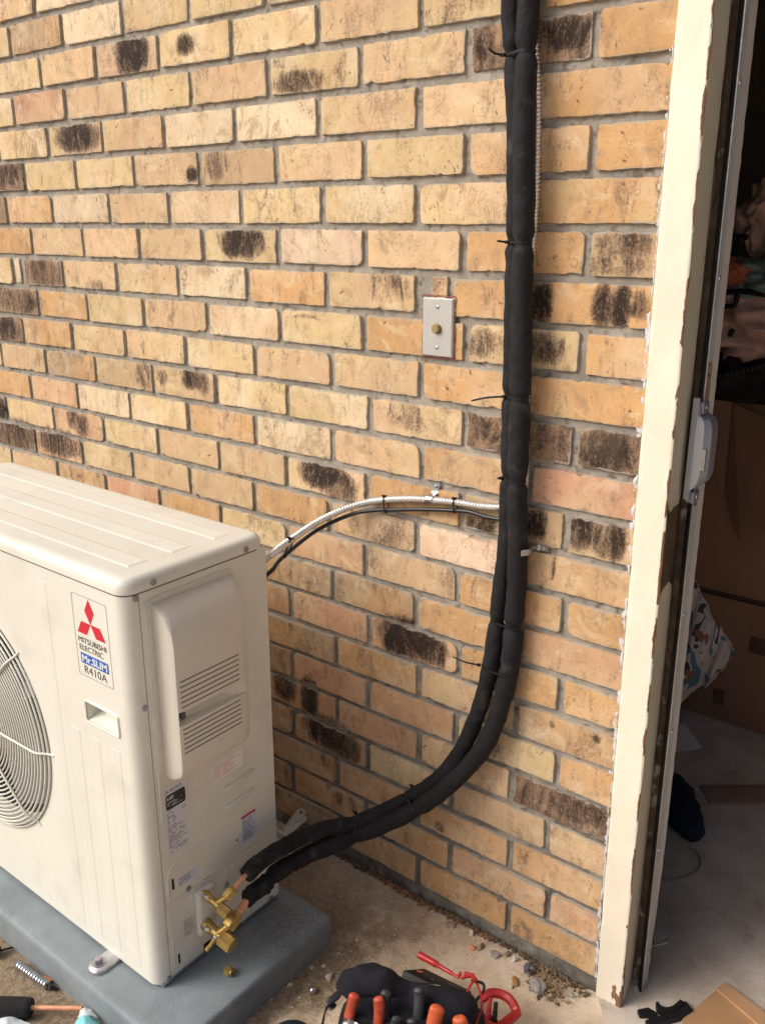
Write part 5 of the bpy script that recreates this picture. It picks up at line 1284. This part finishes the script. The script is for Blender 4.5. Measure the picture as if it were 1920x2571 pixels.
tag(obj('navy_dome', fixn(join(sphere((-.228, -.500, .0), .052, (1, 1, .55), 36, 20, half=True))), mat('navy rubber', (.010, .016, .030), .6, var=.2, vscale=20), loc=(-.228, -.5, 0), smooth=60), 'dark navy dome at the bottom edge left of the tool bag', 'dome')

# ================================================================ FLAT CARTON AND HOOK AT THE THRESHOLD
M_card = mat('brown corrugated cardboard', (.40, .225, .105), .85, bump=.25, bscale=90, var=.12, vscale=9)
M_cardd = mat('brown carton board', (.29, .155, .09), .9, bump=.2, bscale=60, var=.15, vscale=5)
ct = thing('cardboard_sheet', (.44, .08, 0), 'flattened brown cardboard lying on the floor at the bottom right corner', 'cardboard')
cp = [(.415, .188), (.510, .156), (.70, .05), (.62, -.16), (.40, -.02), (.377, .041)]
obj('sheet', fixn(loft([[(x, y, .0065) for x, y in cp], [(x, y, .0105) for x, y in cp]])), M_card, ct, smooth=0)
obj('folded_flap', fixn(loft([[(x, y, z) for x, y, z in q] for q in ([(.4165, .1875, .011), (.512, .155, .011), (.70, .049, .011), (.69, .030, .011), (.505, .118, .011), (.407, .158, .011)], [(.4165, .1875, .0145), (.512, .155, .0165), (.70, .049, .0160), (.69, .030, .0165), (.505, .118, .0180), (.407, .158, .0150)])])), mat('lighter cardboard flap', (.47, .27, .14), .85, bump=.2, bscale=90, var=.1, vscale=9), ct, smooth=0)
hk = thing('black_hook', (.34, .03, 0), 'black plastic hook beside the flattened cardboard on the grey floor', 'hook')
def ribbon(P, wds, z0, z1):
    P = [Vector((*p, 0)) for p in P]; L_, R_ = [], []
    for i, p in enumerate(P):
        t = (P[min(i+1, len(P)-1)]-P[max(i-1, 0)]).normalized(); n = Vector((-t.y, t.x, 0)); L_.append(p+n*wds[i]); R_.append(p-n*wds[i])
    o = L_+R_[::-1]
    return fixn(loft([[(p.x, p.y, z0) for p in o], [(p.x, p.y, z1) for p in o]]))
hpth = [(p.x, p.y) for p in catmull([(.321, .042, 0), (.330, .033, 0), (.342, .033, 0), (.354, .046, 0), (.360, .064, 0), (.362, .078, 0)], 5)]
obj('hook_curve', ribbon(hpth, list(np.interp(range(len(hpth)), [0, 8, 18, len(hpth)-1], [.0028, .0065, .0060, .0055])), .0045, .018), M_black, hk, smooth=50)
obj('hook_bar', ribbon([(.366, .080), (.378, .070), (.366, .040), (.345, .008), (.325, -.02)], [.004, .0085, .0085, .0075, .007], .0045, .016), M_black, hk, smooth=50)
obj('hook_foot', ribbon([(.300, -.004), (.316, .012), (.324, .012), (.334, -.006)], [.007, .010, .010, .009], .0045, .014), M_black, hk, smooth=50)
# ================================================================ INSIDE THE ROOM
def carton(x0, x1, y0, y1, z0, z1, label):
    t = thing('cardboard_carton', ((x0+x1)/2, (y0+y1)/2, z0), label, 'carton', 'brown cartons inside the room')
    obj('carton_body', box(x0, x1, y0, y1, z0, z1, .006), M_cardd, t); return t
c1 = carton(-.55, .75, 1.29, 1.75, .006, .452, 'big brown carton standing on the room floor behind the patterned cloth')
for x, z in ((-.022+.03, .085), (.10, .30)):
    obj('printed_mark', box(x, x+.035+.03*(z > .2), 1.2875, 1.2895, z-.02, z+.035, .002), mat('faded black print', (.10, .055, .035), .8, var=.5, vscale=60), c1)
obj('tape_seam', box(-.55, .75, 1.286, 1.2895, .444, .4515), mat('dark seam', (.04, .02, .012), .8), c1)
c2 = carton(-.50, .16, 1.295, 1.75, .456, 1.075, 'upper brown carton stacked on the big carton inside the room')
carton(.17, .80, 1.31, 1.75, .456, 1.11, 'second upper carton right of the stack inside the room')
obj('top_flap', thick([(-.04, 1.285, 1.07), (.10, 1.24, 1.04), (.15, 1.22, .72), (.04, 1.24, .66), (-.03, 1.28, .80)], .006), M_cardd, c2, smooth=0)
bd = obj('wooden_board', box(-.30, .30, -.045, .045, .005, .012, .002, M=Matrix.Translation((.38, 1.03, 0)) @ Matrix.Rotation(rad(38), 4, 'Z')), mat('reddish board', (.33, .21, .155), .6, var=.2, vscale=6), loc=(.33, .93, 0)); tag(bd, 'reddish brown flat board lying on the room floor', 'board')
pp = obj('paper_sheet', thick([(-.10, 1.08, .0065), (-.047, 1.200, .0065), (.052, 1.092, .0065), (-.03, .985, .0065)], .0015), M_labw, loc=(-.03, 1.09, 0), smooth=0); tag(pp, 'white paper sheet on the floor in front of the big carton', 'paper')
# navy sleeve on the floor
nv = obj('navy_cloth', tube(catmull([(-.10, .86, .035), (.02, .775, .04), (.10, .735, .038), (.16, .655, .033), (.205, .625, .02)], 5), [.05, .053, .055, .056, .056, .055, .055, .054, .053, .052, .050, .050, .048, .046, .045, .043, .040, .036, .030, .022, .008], 18, rough=.012), mat('navy fleece', (.008, .012, .028), .95, bump=.8, bscale=300, var=.3, vscale=30), loc=(.05, .75, 0), smooth=60); tag(nv, 'dark navy cloth lying on the floor inside the doorway', 'cloth')
th = obj('thin_cord', tube(catmull([(.10, .40, .007), (.165, .410, .007), (.215, .455, .007), (.240, .520, .007), (.222, .575, .007), (.190, .585, .008)], 6), .0032, 6), mat('dusty grey cord', (.27, .24, .20), .8), loc=(.2, .45, 0)); tag(th, 'thin dusty cord curving on the grey floor inside the doorway', 'cord')
sh_ = thing('broken_shell', (.25, .24, 0), 'small broken white plate fragment on the floor beside the metal strip', 'plate fragment')
obj('plate_piece', thick([(.20, .245, .008), (.239, .262, .010), (.247, .250, .010), (.263, .246, .009), (.252, .215, .006), (.20, .20, .006)], .003), mat('dusty rose white', (.55, .47, .42), .6), sh_, smooth=0)
obj('plate_rim', tube(catmull([(.21, .180, .007), (.245, .192, .008), (.272, .226, .008)], 5), .0022, 6), M_stonew, sh_)
# hanging patterned cloth in front of the carton
def pat_mat():
    m = mat('cream cloth with brush pattern', (.78, .68, .58), .9); n = m.node_tree.nodes; l = m.node_tree.links; b = n['Principled BSDF']
    tc = n.new('ShaderNodeTexCoord'); last = None
    cur = (.78, .68, .58, 1)
    for sc_, th_, c, off in ((15, .57, (.14, .27, .34, 1), 0), (21, .61, (.10, .08, .10, 1), 7), (17, .66, (.40, .16, .12, 1), 13)):
        mp = n.new('ShaderNodeMapping'); mp.inputs['Location'].default_value = (off, off, off); mp.inputs['Scale'].default_value = (1.4, 1.4, .7); l.new(tc.outputs['Object'], mp.inputs[0])
        t = n.new('ShaderNodeTexNoise'); t.inputs['Scale'].default_value = sc_; t.inputs['Detail'].default_value = 1; t.inputs['Distortion'].default_value = .6; l.new(mp.outputs[0], t.inputs[0])
        r = n.new('ShaderNodeMapRange'); r.inputs[1].default_value = th_; r.inputs[2].default_value = th_+.02; l.new(t.outputs[0], r.inputs[0])
        mx = n.new('ShaderNodeMix'); mx.data_type = 'RGBA'; l.new(r.outputs[0], mx.inputs[0])
        if last: l.new(last, mx.inputs[6])
        else: mx.inputs[6].default_value = cur
        mx.inputs[7].default_value = c; last = mx.outputs[2]
    l.new(last, b.inputs['Base Color']); return m
def hang():
    """a bunched cloth: outline columns hung from the left"""
    top = [(-0.1996, 1.2925, 0.5796), (-0.1475, 1.2821, 0.517), (-0.0954, 1.2717, 0.4754), (-0.0433, 1.2613, 0.4128), (0.0088, 1.2613, 0.3347), (0.0453, 1.2717, 0.293), (0.0588, 1.2821, 0.2722)]
    bot = [(-0.21, 1.23, 0.069), (-0.1579, 1.2196, 0.0221), (-0.1058, 1.2092, 0.0221), (-0.0693, 1.2196, 0.069), (-0.0276, 1.2404, 0.1263), (0.0036, 1.2508, 0.1471), (0.0422, 1.2717, 0.2149)]
    T = catmull(top, 6); Bt = catmull(bot, 6); V = []; Fc = []; m_ = 22
    for j in range(m_+1):
        v = j/m_
        for i, (a, b_) in enumerate(zip(T, Bt)):
            p = a.lerp(b_, v); f = .014*math.sin(i*.55+v*1.2)+.006*math.sin(i*1.1-v*2)
            V.append((p.x, p.y-.03*math.sin(v*3.14)+f, p.z))
    n = len(T)
    for j in range(m_):
        for i in range(n-1): s = j*n+i; Fc.append((s, s+1, s+n+1, s+n))
    k = len(V); V2 = [(x, y+.022, z) for x, y, z in V]
    return fixn((V+V2, Fc+[tuple(q+k for q in f[::-1]) for f in Fc]+[(i, i+1, k+i+1, k+i) for i in range(n-1)]+[(m_*n+i, m_*n+i+1, k+m_*n+i+1, k+m_*n+i) for i in range(n-1)]+[(j*n+n-1, (j+1)*n+n-1, k+(j+1)*n+n-1, k+j*n+n-1) for j in range(m_)]))
tag(obj('patterned_cloth', hang(), pat_mat(), loc=(-.04, 1.15, .1), smooth=70), 'cream cloth with blue and black brush pattern hanging before the carton', 'cloth')
# heap of garments above the cartons
M_pk = mat('dusty pink fleece', (.62, .40, .34), .95, bump=.7, bscale=120, var=.3, vscale=14); M_tl = mat('dull teal fleece', (.22, .33, .30), .95, bump=.6, bscale=120, var=.2, vscale=12)
M_dk = mat('black quilted fabric', (.012, .010, .012), .8, bump=.5, bscale=90, var=.4, vscale=14)
def heap(name, c, s, m, seed, label, cat, rough=.22):
    v, f = blob((0, 0, 0), (1, 1, 1), seed, 5, rough); o_ = []
    for p in v:
        p = Vector(p); k = 1+.13*math.sin(p.x*7+4*noise.noise(p*1.6+Vector((seed, 0, 0)))*2+p.z*4)+.07*noise.noise(p*5)
        o_.append((c[0]+p.x*k*s[0], c[1]+p.y*k*s[1], c[2]+p.z*k*s[2]))
    return tag(obj(name, (o_, f), m, loc=c, smooth=80), label, cat, 'garments piled on the cartons')
heap('dark_garment', (-0.0433, 1.4145, 1.1453), (0.2286, 0.1829, 0.0972), M_dk, 61, 'black zipped garment lying on top of the cartons', 'garment')
heap('pink_garment', (-0.0319, 1.3802, 1.311), (0.2172, 0.16, 0.1086), M_pk, 64, 'dusty pink fleece garment folded on the black one', 'garment')
heap('teal_garment', (0.0024, 1.3345, 1.4367), (0.1943, 0.1486, 0.0629), M_tl, 66, 'dull teal garment with an orange patch on top of the pink fleece', 'garment')
heap('pink_sleeve', (-0.049, 1.3802, 1.6025), (0.0629, 0.0914, 0.0857), M_pk, 68, 'pink fleece sleeve at the top of the garment pile', 'garment')
heap('orange_patch_cloth', (-0.0833, 1.2145, 1.4596), (0.0629, 0.0343, 0.0366), mat('orange red fleece', (.42, .13, .07), .95, bump=.5, bscale=120, var=.35, vscale=20), 69, 'orange red patch of cloth held against the teal garment', 'cloth')
for i, (P, lb) in enumerate((([(-0.169, 1.1973, 1.3967), (-0.089, 1.1973, 1.4024), (-0.0261, 1.1973, 1.4081), (0.0596, 1.1973, 1.3967)], 'upper black hanger arm crossing the pink fleece'),
          ([(-0.169, 1.1973, 1.3567), (-0.0604, 1.1973, 1.3647), (-0.0433, 1.1973, 1.3739), (-0.041, 1.1973, 1.4024)], 'middle black hanger hook on the pink fleece'),
          ([(-0.1576, 1.1973, 1.2424), (-0.089, 1.1973, 1.2504), (-0.0604, 1.1973, 1.2653), (-0.041, 1.1973, 1.2996)], 'lowest black hanger arm under the pink fleece'),
          ([(-0.1347, 1.1973, 1.551), (-0.0776, 1.1973, 1.5567), (-0.0319, 1.1973, 1.5545)], 'top black hanger bar above the teal garment'))):
    tag(obj('clothes_hanger', tube(catmull(P, 5), .0075, 8), M_black, loc=P[0], smooth=70), lb, 'hanger', 'black hangers among the garments')
zp = thing('zipper', (-0.009, 1.2259, 1.1624), 'pale metal zipper teeth on the black garment', 'zipper')
obj('zipper_tape', join(*[box(-0.0719+.0114*i, -0.0699+.0114*i, 1.2179, 1.2219, 1.1510+.004*i, 1.1630+.004*i) for i in range(13)]), M_galv, zp, smooth=0)
